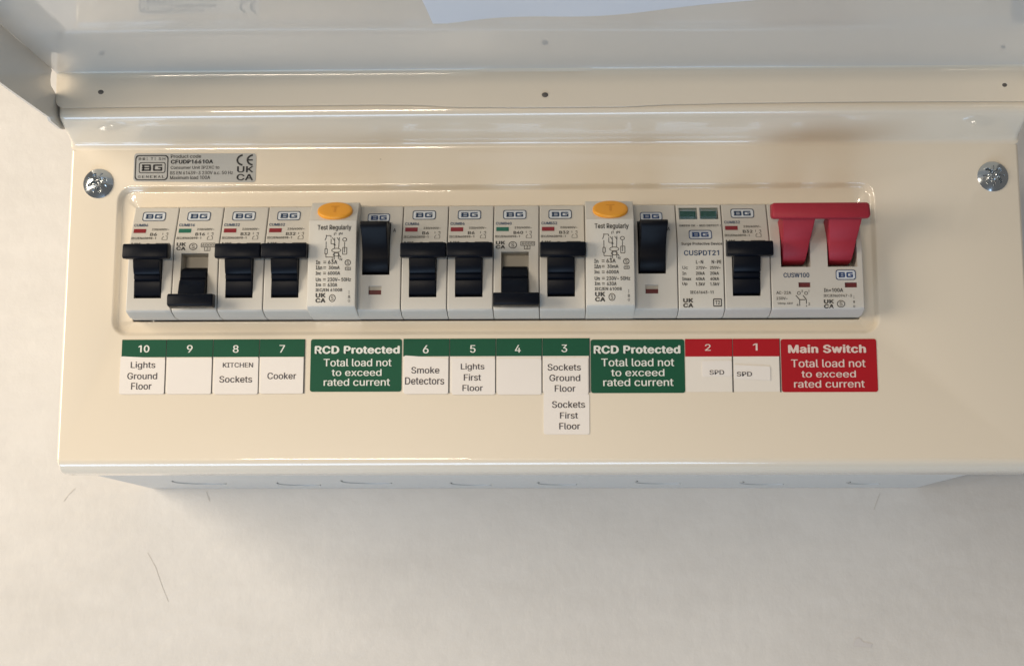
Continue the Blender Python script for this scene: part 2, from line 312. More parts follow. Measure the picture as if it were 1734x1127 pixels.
 'i': (167, ['53,0 53,379 114,379 114,0', '84,443 67,446 54,455 44,468 41,483 44,499 54,512 67,521 84,524 100,521 114,512 123,499 126,483 123,468 114,455 100,446']),
 'k': (381, ['110,137 110,212 121,212 284,379 360,379 184,199 177,199', '53,0 53,509 114,509 114,0', '294,0 148,186 191,229 372,0']),
 'l': (189, ['139,-2 101,3 74,20 58,47 53,84 53,509 114,509 114,99 120,62 130,54 146,52 160,53 170,54 181,3 162,-1']),
 'm': (610, ['53,0 53,379 112,379 112,295 108,295 118,323 132,346 172,376 219,386 257,380 287,361 309,331 321,295 312,295 322,321 337,343 381,375 437,386 468,383 497,372 522,354 541,328 553,296 557,255 557,0 496,0 496,254 490,289 473,313 447,326 419,330 395,328 374,320 345,290 335,247 335,0 274,0 274,260 269,288 253,311 229,326 199,330 158,320 140,307 126,289 117,266 114,238 114,0']),
 'n': (410, ['114,227 114,0 53,0 53,379 112,379 112,287 102,287 124,332 152,362 187,379 227,384 264,380 295,369 321,349 341,321 353,285 357,240 357,0 296,0 296,235 290,275 273,304 246,323 210,329 184,326 161,317 141,303 126,283 117,257']),
 'o': (415, ['207,-8 159,-2 117,16 82,46 56,85 40,133 34,187 40,243 56,291 82,330 117,360 159,378 207,384 256,378 299,360 333,330 359,291 376,243 381,187 376,133 359,85 333,46 299,16 256,-2', '207,46 242,51 270,66 292,89 307,117 316,151 319,187 316,224 307,258 292,287 270,310 242,325 207,330 173,325 145,310 124,287 108,258 99,224 96,187 99,151 108,117 124,89 145,66 173,51']),
 'p': (424, ['53,-143 53,379 112,379 112,319 118,319 137,346 171,373 197,381 229,384 274,378 313,361 345,332 370,293 385,245 390,189 385,133 370,84 346,45 313,16 274,-2 229,-8 198,-5 173,4 138,31 118,59 114,59 114,-143', '220,47 253,51 279,66 301,88 316,117 325,151 328,189 325,227 316,261 301,290 280,311 253,325 220,330 188,325 161,312 140,291 125,263 116,229 113,189 116,150 125,115 140,86 162,65 188,51']),
 'q': (424, ['372,-143 311,-143 311,59 306,59 287,31 252,4 227,-5 195,-8 151,-2 111,16 79,45 55,84 39,133 34,189 39,245 55,293 79,332 112,361 151,378 196,384 228,381 253,373 287,346 307,319 313,319 313,379 372,379', '205,47 236,51 263,65 284,86 299,115 309,150 312,189 309,229 300,263 284,291 263,312 237,325 205,330 172,325 145,311 124,290 108,261 99,227 96,189 99,151 109,117 124,88 145,66 172,51']),
 'r': (259, ['53,0 53,379 112,379 112,321 115,321 130,347 152,367 181,380 213,385 229,384 243,384 243,322 230,324 207,326 182,323 159,315 140,301 126,284 117,262 114,237 114,0']),
 's': (365, ['182,-8 145,-5 112,3 84,18 62,38 45,63 36,94 94,107 105,79 124,60 150,49 181,45 217,50 244,62 262,81 268,103 265,121 254,136 237,147 212,155 149,170 104,186 72,208 53,237 47,274 51,305 65,332 87,354 115,370 149,381 187,384 223,381 254,372 279,358 299,339 324,290 268,277 258,298 243,316 219,328 187,333 156,329 131,317 114,299 109,277 112,258 124,243 172,223 229,209 275,194 306,171 325,142 331,107 326,75 312,47 290,24 260,6 223,-5']),
 't': (227, ['204,379 204,327 6,327 6,379', '65,471 126,471 126,98 128,76 136,61 150,53 170,50 185,51 202,54 213,2 192,-3 168,-4 125,2 92,21 72,52 65,93']),
 'u': (410, ['182,-5 146,-1 115,11 89,31 69,59 57,95 53,139 53,379 114,379 114,144 119,105 137,75 164,56 200,50 226,53 249,62 268,77 283,97 293,122 296,153 296,379 357,379 357,0 298,0 298,92 307,92 286,47 257,17 222,0']),
 'v': (389, ['163,0 17,379 84,379 165,155 187,87 206,21 184,21 203,87 224,155 305,379 371,379 226,0']),
 'w': (567, ['138,0 23,379 87,379 133,214 154,137 175,41 165,41 186,135 206,214 252,379 316,379 362,214 382,136 402,41 391,41 413,135 434,214 480,379 545,379 429,0 368,0 319,172 305,225 291,280 277,338 291,338 277,280 263,225 248,172 199,0']),
 'x': (379, ['21,0 171,218 171,171 29,379 100,379 147,306 179,253 207,206 175,206 202,253 233,306 282,379 352,379 209,169 209,214 358,0 287,0 231,85 200,136 173,182 205,182 178,136 148,85 91,0']),
 'y': (389, ['47,-139 61,-86 71,-87 104,-89 130,-74 151,-36 163,-1 17,379 84,379 165,155 187,87 206,21 184,21 202,87 224,155 305,379 371,379 204,-58 177,-107 139,-136 91,-145 65,-143']),
 'z': (380, ['42,0 42,46 254,320 254,323 48,323 48,379 333,379 333,331 126,60 126,56 339,56 339,0']),
 '~': (453, ['52,150 55,188 66,218 82,240 103,255 151,266 197,256 246,221 275,198 299,192 318,196 332,207 341,226 344,253 400,253 397,215 386,185 370,163 349,148 301,137 254,148 207,182 177,204 154,210 136,207 121,196 111,178 108,150']),
 'Δ': (474, ['16,0 203,509 271,509 457,0', '105,57 369,57 239,426 235,426']),
}
_tc = {}
def _area(P): return sum(a[0]*b[1]-b[0]*a[1] for a, b in zip(P, P[1:]+P[:1]))/2
def _inside(p, P):
    r = False
    for (x0, y0), (x1, y1) in zip(P, P[1:]+P[:1]):
        if (y0 > p[1]) != (y1 > p[1]) and p[0] < x0+(p[1]-y0)/(y1-y0)*(x1-x0): r = not r
    return r
_gc = {}
def glyph_groups(ch):
    """outer contours, each with its own holes; a letter's strokes may overlap, so each is filled by itself"""
    if ch not in _gc:
        adv, cs = GLYPHS[ch]
        P = [[tuple(map(int, q.split(','))) for q in c.split()] for c in cs]
        sgn = 0
        if P: sgn = 1 if _area(max(P, key=lambda q: abs(_area(q)))) > 0 else -1
        outs = [[p_] for p_ in P if _area(p_)*sgn > 0]
        for h in (p_ for p_ in P if _area(p_)*sgn <= 0):
            for g in outs:
                if _inside(h[0], g[0]): g.append(h); break
        _gc[ch] = (adv, outs)
    return _gc[ch]
def _fill(contours_list, off):
    cu = bpy.data.curves.new("lettering", 'CURVE'); cu.dimensions = '2D'; cu.fill_mode = 'BOTH'
    cu.offset = off
    for pts in contours_list:
        sp = cu.splines.new('POLY'); sp.points.add(len(pts)-1); sp.use_cyclic_u = True
        for p_, (x, y) in zip(sp.points, pts): p_.co = (x/1000, y/1000, 0, 1)
    o = bpy.data.objects.new("lettering", cu); COL.objects.link(o)
    dg = bpy.context.evaluated_depsgraph_get()
    me = bpy.data.meshes.new_from_object(o.evaluated_get(dg))
    vs = [(v.co.x, v.co.y) for v in me.vertices]; fs = [tuple(p.vertices) for p in me.polygons]
    bpy.data.objects.remove(o); bpy.data.curves.remove(cu); bpy.data.meshes.remove(me)
    return vs, fs
_fc = {}
def text2d(s, bold):
    """-> [(x, y, layer)], faces"""
    key = (s, bold)
    if key in _tc: return _tc[key]
    V = []; F_ = []; x0 = 0
    for ch in s:
        if (ch, bold) not in _fc:
            adv, gs = glyph_groups(ch)
            base = [_fill(g, 0) for g in gs]
            d = (.011, .022, .040)[bold]; out_ = []
            for dx, dy in ((0, 0), (-d, 0), (d, 0), (0, d*.6), (0, -d*.6), (-d*.5, d*.3), (d*.5, -d*.3))[:(3, 5, 7)[bold]]:
                out_ += [([(x+dx, y+dy) for x, y in vs], fs) for vs, fs in base]
            _fc[(ch, bold)] = (adv, out_)
        adv, parts_ = _fc[(ch, bold)]
        for k, (vs, fs) in enumerate(parts_):
            o_ = len(V); V += [(x+x0, y, k) for x, y in vs]; F_ += [tuple(i+o_ for i in f) for f in fs]
        x0 += (adv + (0, 12, 30)[bold])/1000
    _tc[key] = (V, F_); return _tc[key]

class Print:
    """flat print laid on a surface; profile(z) gives the surface depth"""
    def __init__(s): s.v = []; s.f = []
    def add(s, vs, fs):
        o = len(s.v); s.v += [v if len(v) == 3 else (v[0], v[1], 0) for v in vs]; s.f += [tuple(i+o for i in f) for f in fs]
    def t(s, txt, x0, x1, z0, z1, bold=0, rot=0):
        vs, fs = text2d(txt, bold)
        a = min(v[0] for v in vs); b = max(v[0] for v in vs); c = min(v[1] for v in vs); d = max(v[1] for v in vs)
        out = []
        for x, y, k in vs:
            u, w = (x-a)/(b-a), (y-c)/(d-c)
            if rot: u, w = 1-w, u
            out.append((x0+(x1-x0)*u, z0+(z1-z0)*w, k))
        s.add(out, fs)
    def r(s, x0, x1, z0, z1): s.add([(x0,z0),(x1,z0),(x1,z1),(x0,z1)], [(0,1,2,3)])
    def l(s, pts, w=.25):
        for (ax, az), (bx, bz) in zip(pts, pts[1:]):
            dx, dz = bx-ax, bz-az; L = math.hypot(dx, dz) or 1; nx, nz = -dz/L*w/2, dx/L*w/2
            s.add([(ax+nx,az+nz),(ax-nx,az-nz),(bx-nx,bz-nz),(bx+nx,bz+nz)], [(0,1,2,3)])
    def ring(s, outer, w):
        n = len(outer); cx = sum(p[0] for p in outer)/n; cz = sum(p[1] for p in outer)/n
        hx = max(p[0] for p in outer)-cx; hz = max(p[1] for p in outer)-cz
        inn = [(cx+(p[0]-cx)*(hx-w)/hx, cz+(p[1]-cz)*(hz-w)/hz) for p in outer]
        s.add(outer+inn, [(i, (i+1) % n, n+(i+1) % n, n+i) for i in range(n)])
    def rr(s, x0, x1, z0, z1, r, w): s.ring(rrect(x0, x1, z0, z1, r, 4), w)
    def c(s, cx, cz, rx, rz, w=.3):
        s.ring([(cx+rx*math.cos(a*math.pi/10), cz+rz*math.sin(a*math.pi/10)) for a in range(20)], w)
    def fill(s, outer): s.add(list(outer), [tuple(range(len(outer)))])
    def build(s, name, mt, parent, prof, off=.09):
        me = bpy.data.meshes.new(name)
        f = prof if callable(prof) else (lambda z: prof)
        me.from_pydata([(x*S, (f(z)-off-.004*k)*S, z*S) for x, z, k in s.v], [], s.f)
        bm = bmesh.new(); bm.from_mesh(me)
        for fc in bm.faces:
            fc.normal_update()
            if fc.normal.y > 0: fc.normal_flip()
        bm.to_mesh(me); bm.free()
        me.materials.append(M[mt])
        o = bpy.data.objects.new(name, me); COL.objects.link(o); o.parent = parent
        return o

def lerp_prof(P):
    P = sorted(P)
    def f(z):
        if z <= P[0][0]: return P[0][1]
        for (a, ya), (b, yb) in zip(P, P[1:]):
            if z <= b: return ya+(yb-ya)*(z-a)/(b-a)
        return P[-1][1]
    return f

def ukca(p, x0, x1, z0, z1, bold=2):
    m_ = (z0+z1)/2
    p.t('UK', x0, x1, m_+.12, z1, bold); p.t('CA', x0, x1, z0, m_-.12, bold)
def s_circle(p, x0, x1, z0, z1, w=.28):
    cx, cz, rx, rz = (x0+x1)/2, (z0+z1)/2, (x1-x0)/2, (z1-z0)/2
    p.c(cx, cz, rx, rz, w); p.t('S', cx-rx*.35, cx+rx*.35, cz-rz*.55, cz+rz*.55)

def monogram(p, x0, x1, z0, z1, w):
    m_ = (x0+x1)/2; g = (x1-x0)*.045; h = w/2; zc = (z0+z1)/2
    a, b_ = x0, m_-g
    p.r(a, b_-h*.6, z1-w, z1); p.r(a, b_-h*.6, z0, z0+w); p.r(a+.01, b_, zc-h*.8, zc+h*.8)
    p.r(a+w*.35, a+w*1.6, z0+.01, z1-.01); p.r(b_-w*1.25, b_, z0+w*.5, zc-h*.3); p.r(b_-w*1.25, b_-h*.3, zc+h*.3, z1-w*.5)
    a, b_ = m_+g, x1
    p.r(a+h*.6, b_-h*.3, z1-w, z1); p.r(a+h*.6, b_-h*.3, z0, z0+w); p.r(a, a+w*1.25, z0+w*.5, z1-w*.5)
    p.r(b_-w*1.1, b_, z0+w*.4, zc+h*.8); p.r(m_+g+(x1-m_-g)*.55, b_-.01, zc-h*.75, zc+h*.75)

def badge(parent, x0, x1, z0, z1, prof, ink='ink_blue'):
    """white rounded badge with a rounded outline and the two letters"""
    p = Print(); p.fill(rrect(x0, x1, z0, z1, .9, 4)); b_ = p.build('badge', 'badge', parent, prof, .10)
    q = Print(); q.rr(x0, x1, z0, z1, .9, .28)
    q.rr(x0+.02, x1-.02, z0+.02, z1-.02, .9, .2)
    w = x1-x0; h = z1-z0
    monogram(q, x0+w*.14, x1-w*.14, z0+h*.24, z1-h*.24, h*.135)
    q.build('badge_lettering', ink, b_, prof, .17)
    return b_

# ------------------------------------------------------------------ wall
w = MB()
w.box(-900, 1250, 112, 200, -800, 800)
wall = w.build('wall', 'wall'); wall['kind'] = 'structure'
M['mark'] = mat("wall_scuff", (.56, .53, .48), .7)
M['mark2'] = mat("wall_smudge", (.61, .575, .55), .7)
for pts, wd, mt in (([(-19.9,-89.6),(-16,-96),(-12.5,-105),(-9.4,-111.8)], .24, 'mark'), ([(6.6,-61.6),(7.0,-63),(8.2,-66)], .45, 'mark'),
                    ([(317.4,-62.7),(316,-66),(314.4,-70)], .35, 'mark'), ([(-55,-60),(-58,-63),(-60,-66)], .25, 'mark'),
                    ([(302.6,-131.4),(303.6,-128.2),(305.4,-127.4),(307.2,-129.3),(311.4,-130.3),(310.6,-131.8),(306.5,-131.6)], 0, 'mark2')):
    p = Print(); p.l(pts, wd) if wd else p.fill(pts); p.build('scuff_mark', mt, wall, 112, .15)

# ------------------------------------------------------------------ enclosure
box = empty('consumer_unit', (163, 112, -60), 'cream enamelled metal fuse board on the wall with its lid lifted open', 'fuse board')
BP = (-163, -112, 60)                          # children are written in the scene's own millimetres

# back box
bd = MB()
R = []
for Y, ins in ((111.6, .4), (110, 0), (17.5, 0)):
    R.append([(x, Y, z) for x, z in rrect(-22+ins, 337-ins, -60.2+ins, 96-ins, 4, 4)])
R.append([(x, 17.5, z) for x, z in rrect(-18, 333, -56, 92, 4, 4)])
bd.rings(R)
body = bd.build('back_box', 'enamel_back', box, BP)
# round knock-outs pressed into the underside, drawn only as dark arcs on the shaded side
for cx, cy, rad in ((17, 62, 14), (58, 74, 12), (90, 60, 14), (134, 74, 12), (172, 72, 12), (216, 64, 14), (262, 70, 14), (305, 70, 11)):
    k = MB(); n = 26
    def circ(r, z): return [(cx+r*math.cos(math.radians(60+140*i/n)), cy+r*math.sin(math.radians(60+140*i/n)), z) for i in range(n+1)]
    k.rings([circ(rad, -60.15), circ(rad-.1, -60.5), circ(rad-.6, -60.6), circ(rad-.8, -60.3), circ(rad-.9, -60.15)], closed=False)
    k.build('knockout', 'knockout_shade', body)

# cover plate
XL, XR, ZT, ZB = -26.5, 352.2, 69.6, -55.4
cv = MB()
def ring(x0, x1, z0, z1, r, Y): return [(x, Y, z) for x, z in rrect(x0, x1, z0, z1, max(r, .01), 6)]
rx0, rx1, rz0, rz1 = -8.0, 295.6, -6.6, 54.4
R = [ring(XL, XR, ZB, ZT, .01, 0),
     ring(rx0-.5, rx1+.5, rz0-.5, rz1+.5, 6.5, 0), ring(rx0, rx1, rz0, rz1, 6, .1),
     ring(rx0+.4, rx1-.4, rz0+.4, rz1-.4, 5.6, .5), ring(rx0+1.2, rx1-1.2, rz0+1.2, rz1-1.2, 4.8, 1.8),
     ring(rx0+1.6, rx1-1.6, rz0+1.6, rz1-1.6, 4.4, 2.1), ring(rx0+2.1, rx1-2.1, rz0+2.1, rz1-2.1, 3.9, 2.25),
     ring(-.7, 288.7, -.9, 46.4, .8, 2.25), ring(-.3, 288.3, -.5, 46.0, .5, 2.6), ring(-.3, 288.3, -.5, 46.0, .5, 12)]
cv.rings(R)
# rolled edge along left, bottom, right
prof = [(5.2*math.sin(math.radians(a)), 8.5*(1-math.cos(math.radians(a)))) for a in (0, 8, 17, 27, 38, 50, 62, 74, 84, 90)]+[(5.25, 17.2), (4.0, 17.2)]
path = [(XL, ZT, -1, 0), (XL, ZB, -1, 0)]
for i in range(1, 9):
    a = math.radians(180+90*i/8); path.append((XL, ZB, math.cos(a), math.sin(a)))
path.append((XR, ZB, 0, -1))
for i in range(1, 9):
    a = math.radians(270+90*i/8); path.append((XR, ZB, math.cos(a), math.sin(a)))
path.append((XR, ZT, 1, 0))
cv.rings([[(px+d*.25*nx, Y*(.18+.82*abs(nz)) if Y < 9 else Y, pz+d*nz) for d, Y in prof] for px, pz, nx, nz in path], closed=False)
# hood along the top: the plate turns out towards the viewer, then up behind the hinge flange
hood = [(0,69.6),(-.12,70.4),(-.5,71.2),(-1.2,71.9),(-2.3,72.5),(-4,73.0),(-9,74.6),(-15.2,76.9),(-17.2,77.8),(-17.9,79.0),(-18.2,80.6),(-18.2,82),(-18.2,94.4),(-17.6,95.0),(-16.5,95.4),(17.2,95.8),(17.2,94.5),(17.2,69.6)]
def hring(x, d):
    cy, cz = -2, 86
    return [(x, y+(cy-y)/(math.hypot(cy-y, cz-z))*d, z+(cz-z)/(math.hypot(cy-y, cz-z))*d) for y, z in hood]
hx0, hx1 = -27.8, 353.5
cv.rings([hring(hx0, 1.6), hring(hx0+.45, .6), hring(hx0+1.2, .15), hring(hx0+2.2, 0)] +
         [hring(x, 0) for x in (60, 160, 260)] + [hring(hx1-2.2, 0), hring(hx1-1.2, .15), hring(hx1-.45, .6), hring(hx1, 1.6)], True, True)
cover = cv.build('front_cover', 'enamel', box, BP, sharp=40)

# cover screws
def screw(cx, cz, rot, tilt):
    s = MB(); Rm = 6.1; H = 2.5; nr, na = 30, 96
    vs = []; fs = []
    def hgt(r): return -.35 - H*(math.cos(min(r/Rm, 1)*1.18)-math.cos(1.18))/(1-math.cos(1.18))
    for i in range(nr+1):
        r = Rm*i/nr
        for j in range(na):
            a = 2*math.pi*j/na
            x, z = r*math.cos(a), r*math.sin(a)
            y = hgt(r)
            u, v = abs(x*math.cos(rot)+z*math.sin(rot)), abs(-x*math.sin(rot)+z*math.cos(rot))
            lo, hi = min(u, v), max(u, v)
            inside = min(max((1.0-.10*hi-lo)/.2, 0), 1)*min(max((4.1-hi)/.6, 0), 1)
            core = min(max((1.5-math.hypot(x, z))/.3, 0), 1)
            dep = max(inside*(2.3-.30*hi), core*2.2)
            if 1.2 < hi < 3.0:                      # small star ticks between the arms
                d = abs(u-v)
                dep = max(dep, 0.4*min(max((.3-d)/.15, 0), 1))
            vs.append((x, y+dep, z))
    for i in range(nr):
        for j in range(na):
            k = (j+1) % na
            fs.append((i*na+j, i*na+k, (i+1)*na+k, (i+1)*na+j))
    s.add(vs, fs)
    rim = [[(Rm*math.cos(2*math.pi*j/na), y, Rm*math.sin(2*math.pi*j/na)) for j in range(na)] for y in (-.35, .05)]
    s.rings(rim)
    o = s.build('cover_screw', 'steel', box, (cx-163, -112, cz+60), sharp=30)
    return o
screw(-16.0, 55.7, .35, 0)
screw(342.6, 56.4, .80, 0)

# ------------------------------------------------------------------ lid
TH = math.radians(-3.3)
lid_o = Vector((0, -20.6, 95.2))
du = Vector((0, -math.cos(TH), math.sin(TH))); dn = Vector((0, math.sin(TH), math.cos(TH)))
LX0, LX1 = -28.3, 354.3
def lidp(x, s_, n_=0): v = lid_o + du*s_ + dn*n_; return (x, v.y, v.z)
lb = MB()
xs = [LX0 + (LX1-LX0)*i/40 for i in range(41)]
R = []
for sv in (1.4, 4, 20, 45, 75, 112, 156):
    R.append([lidp(x, sv, .25*math.sin(x*.017+sv*.03)*min(1, sv/30)) for x in xs])
R.append([lidp(x, 157.3, -.6) for x in xs])
R.append([lidp(x, 157.6, -18) for x in xs])
R.append([lidp(x, 158.8, -18) for x in xs])
R.append([lidp(x, 158.8, 1.2) for x in xs])
R.append([lidp(x, 1.0, 1.2) for x in xs])
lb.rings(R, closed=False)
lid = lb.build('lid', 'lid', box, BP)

# hinge flange: hangs down in front of the hood, its lower edge slightly wavy
def zb(x):
    pts = [(-28, 81.2), (60, 81.3), (96, 81.5), (110, 81.3), (135, 80.0), (160, 79.7), (190, 79.8), (218, 80.8), (240, 81.1), (300, 81.2), (355, 81.1)]
    for (a, ya), (b_, yb) in zip(pts, pts[1:]):
        if x <= b_:
            t = (x-a)/(b_-a); t = t*t*(3-2*t); return ya+(yb-ya)*t
    return pts[-1][1]
fl = MB()
def yb_(x): return -20.2-.5*math.exp(-((x-165)/60)**2)-.25*math.sin(x*.05)
xs2 = [LX0, LX0+.25, LX0+.9, LX0+2.0, LX0+3.2] + [LX0+3.2+(LX1-LX0-6.4)*i/70 for i in range(1, 70)] + [LX1-3.2, LX1-2, LX1-.9, LX1-.25, LX1]
def corner(x):
    e = min(x-LX0, LX1-x); r = 3.0
    return 0 if e >= r else r-math.sqrt(max(0, r*r-(r-e)**2))
R = []
for f_ in (0, 1):
    rows = []
    for t in (0, .12, .5, .9):
        rows.append([(x, yb_(x)*(1-t)+(-20.4)*t + f_*.5, (zb(x)+corner(x))*(1-t)+93.4*t) for x in xs2])
    rows.append([(x, -20.5+f_*.5, 94.4) for x in xs2])
    rows.append([(x, -20.9+f_*.5, 95.0+f_*.3) for x in xs2])
    rows.append([lidp(x, 1.5, 0+f_*.8) for x in xs2])
    R.append(rows)
for rows in R: fl.rings(rows, closed=False)
fl.rings([R[0][0], R[1][0]], closed=False)
for e in (0, -1): fl.rings([[r[e] for r in R[0]], [r[e] for r in R[1]]], closed=False)
flange = fl.build('hinge_flange', 'enamel', lid)

for x, z in ((-10.5, 87.4), (164.5, 84.7), (343, 87.6)):
    r = MB(); n = 20
    def rc(rad, y): return [(x+rad*math.cos(2*math.pi*i/n)*1.15, y, z+rad*math.sin(2*math.pi*i/n)*.9) for i in range(n)]
    y0 = yb_(x)
    r.rings([rc(1.1, y0+.1), rc(1.0, y0-.18), rc(.7, y0-.3), rc(.3, y0-.34)], cap1=True)
    r.build('rivet', 'rivet', lid)

# side flanges of the lid with the relief hole at the hinge corner
def side_flange(X, sgn):
    outer = [(-6.6,76.4),(-12,75.0),(-19.5,74.7),(-23.7,74.6),(-25.6,75.4),(-60,72.9),(-156,66.5),(-157.5,67.0),(-158,91)]
    top = [(-158,88.0),(-60,93.1),(-29,95.0)]
    hole = [(-25.8,94.6),(-26.9,92.6),(-27.1,90.2),(-26.2,88.2),(-20.6,87.0),(-15,86.0),(-8,84.5),(-6.6,82)]
    poly = outer[:-1]+top+hole
    f = MB()
    n = len(poly)
    f.v = [(X, y, z) for y, z in poly]+[(X-sgn*1.1, y, z) for y, z in poly]
    f.f = [tuple(range(n)), tuple(range(n, 2*n))]+[(i, (i+1) % n, n+(i+1) % n, n+i) for i in range(n)]
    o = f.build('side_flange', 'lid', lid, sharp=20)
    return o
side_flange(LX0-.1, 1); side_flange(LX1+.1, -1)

# ------------------------------------------------------------------ folded paper sheet stuck inside the lid
ps = MB()
low = [(121.5,112),(122.2,96),(123.6,82),(125.4,63.5),(127,62.6),(133,64),(141.5,66.0),(150,66.6),(160,67.0),(172.3,68.1),(186,70.9),(200.6,74.3),(214,78),(227.8,82.3),(240,86)]
# grid between the lower edge and the lid's front
cols = []
for i in range(24):
    t = i/23; x = 125.4+t*112
    for (a, sa), (b_, sb) in zip(low[3:], low[4:]):
        if x <= b_: sl = sa+(sb-sa)*(x-a)/(b_-a); break
    else: sl = 86
    row = []
    for j in range(8):
        u = j/7; s_ = sl+(108-sl)*u
        lift = -.5-.5*(1-u)**3*(1+.8*math.sin(x*.11))-.25*math.sin(x*.07+u*4)
        row.append(lidp(x-(3.9*u if i == 0 else 0), s_, lift))
    cols.append(row)
ps.rings(cols, closed=False)
ps.rings([[(p[0], p[1], p[2]+.18) for p in r] for r in cols], closed=False)
sheet = ps.build('paper_sheet', 'sheet', sharp=60)
tag(sheet, 'bluish white paper sheet stuck crookedly inside the raised lid', 'paper')

# ------------------------------------------------------------------ modules
PZ = [(45.2, 3), (45.2, -1.6), (44.8, -2.4), (38, -5.3), (31.2, -8.2), (29.2, -9.0), (27, -9.4), (24.7, -9.55), (16, -9.9), (6.6, -10.2), (3, -10.3), (1.9, -10.1), (1.3, -9.4), (.1, -4.2), (.1, 3)]
mprof = lerp_prof([p for p in PZ if p[1] < 2.9])

def module_body(w, slots, zslot=(6.6, 24.7), holes=()):
    """slots/holes: [(x0,x1)] across the given z range; holes: [(x0,x1,z0,z1,depth)]"""
    mb = MB()
    rects = [(a, b_, zslot[0], zslot[1], 7.5) for a, b_ in slots]+list(holes)
    xs = sorted(set([.15, .22, .5, w-.5, w-.22, w-.15]+[q for r in rects for q in r[:2]]))
    zs = sorted(set([p[0] for p in PZ]+[q for r in rects for q in r[2:4]]), reverse=True)
    P = []
    for z, y in PZ: P.append((z, y))
    for r in rects:
        for q in r[2:4]:
            if not any(abs(q-p[0]) < 1e-6 for p in P):
                P.append((q, mprof(q)))
    top, bot = P[0], [p for p in P if p == (.1, 3)][0]
    mid = sorted([p for p in P if p not in (top, bot)], key=lambda p: (-p[0], -p[1]))
    P = [top]+mid+[bot]
    def yo(x, y):
        e = min(x, w-x)
        d = .45 if e < .16 else (.15 if e < .3 else 0)
        return y if y > 2.5 else min(y+d, 3)
    V = [[(x, yo(x, y), z) for x in xs] for z, y in P]
    vs = [v for r in V for v in r]; n = len(xs); fs = []
    for i in range(len(P)-1):
        for j in range(n-1):
            zc = (P[i][0]+P[i+1][0])/2; xc = (xs[j]+xs[j+1])/2
            if P[i][1] < 2.9 and P[i+1][1] < 2.9 and any(r[0] < xc < r[1] and r[2] < zc < r[3] for r in rects): continue
            fs.append((i*n+j, i*n+j+1, (i+1)*n+j+1, (i+1)*n+j))
    # side walls
    for e in (0, n-1):
        x = xs[e]
        o = len(vs)
        vs += [(x, 3, z) for z, y in P]
        for i in range(len(P)-1):
            fs.append((i*n+e, (i+1)*n+e, o+i+1, o+i))
    mb.add(vs, fs)
    for a, b_, z0, z1, dep in rects:
        zz = sorted(set([z0, z1]+[p[0] for p in P if z0 < p[0] < z1]))
        yb0 = max(mprof(z0), mprof(z1))+dep
        for x in (a, b_):
            mb.add([(x, mprof(z), z) for z in zz]+[(x, yb0, z) for z in zz], [(i, i+1, len(zz)+i+1, len(zz)+i) for i in range(len(zz)-1)])
        for z in (z0, z1):
            mb.add([(a, mprof(z), z), (b_, mprof(z), z), (b_, yb0, z), (a, yb0, z)], [(0, 1, 2, 3)])
        mb.add([(a, yb0, z0), (b_, yb0, z0), (b_, yb0, z1), (a, yb0, z1)], [(0, 1, 2, 3)])
    return mb

SX0, SX1 = 3.1, 13.9
def toggle_mb(up):
    mb = MB()
    stem = [(-2.5,6.9),(-8.6,7.0),(-10.2,8.0),(-11.2,10.4),(-11.5,12.9),(-11.1,13.5),(-11.9,14.0),(-12.3,15.2),(-12.0,15.7),(-12.9,16.3),(-13.8,18.5),(-14.6,21.6),(-15.2,24.4),(-10.5,25.3),(-2.5,25.2)]
    bar = [(-13.3,21.9),(-13.8,21.4),(-18.3,20.75),(-18.9,20.95),(-19.2,21.5),(-18.9,25.9),(-18.6,26.45),(-18.0,26.7),(-14.0,27.4),(-13.4,27.0)]
    if not up:
        c = 29.2
        stem = [(-1.5,19.8),(-6.0,19.6),(-9.2,18.4),(-10.4,16.9),(-11.2,15.0),(-11.7,14.6),(-11.3,13.9),(-12.3,13.2),(-13.2,11.0),(-14.0,8.2),(-14.6,5.4),(-10.5,4.2),(-2.5,6.7)]
        bar = [(-13.0,7.0),(-13.6,7.4),(-17.8,6.9),(-18.4,6.5),(-18.7,5.9),(-18.5,2.7),(-18.2,2.4),(-17.6,2.1),(-13.8,1.9),(-13.0,2.4)]
    def taper(x, y, z):
        c = (SX0+SX1)/2
        k = 1 + .0*z
        if not up: k = .90 + .012*(22-z)
        return c+(x-c)*min(k, 1.0)
    mb.prism(stem, SX0+.25, SX1-.25, .25, taper)
    mb.prism(bar, .35, 18.0, .4)
    return mb

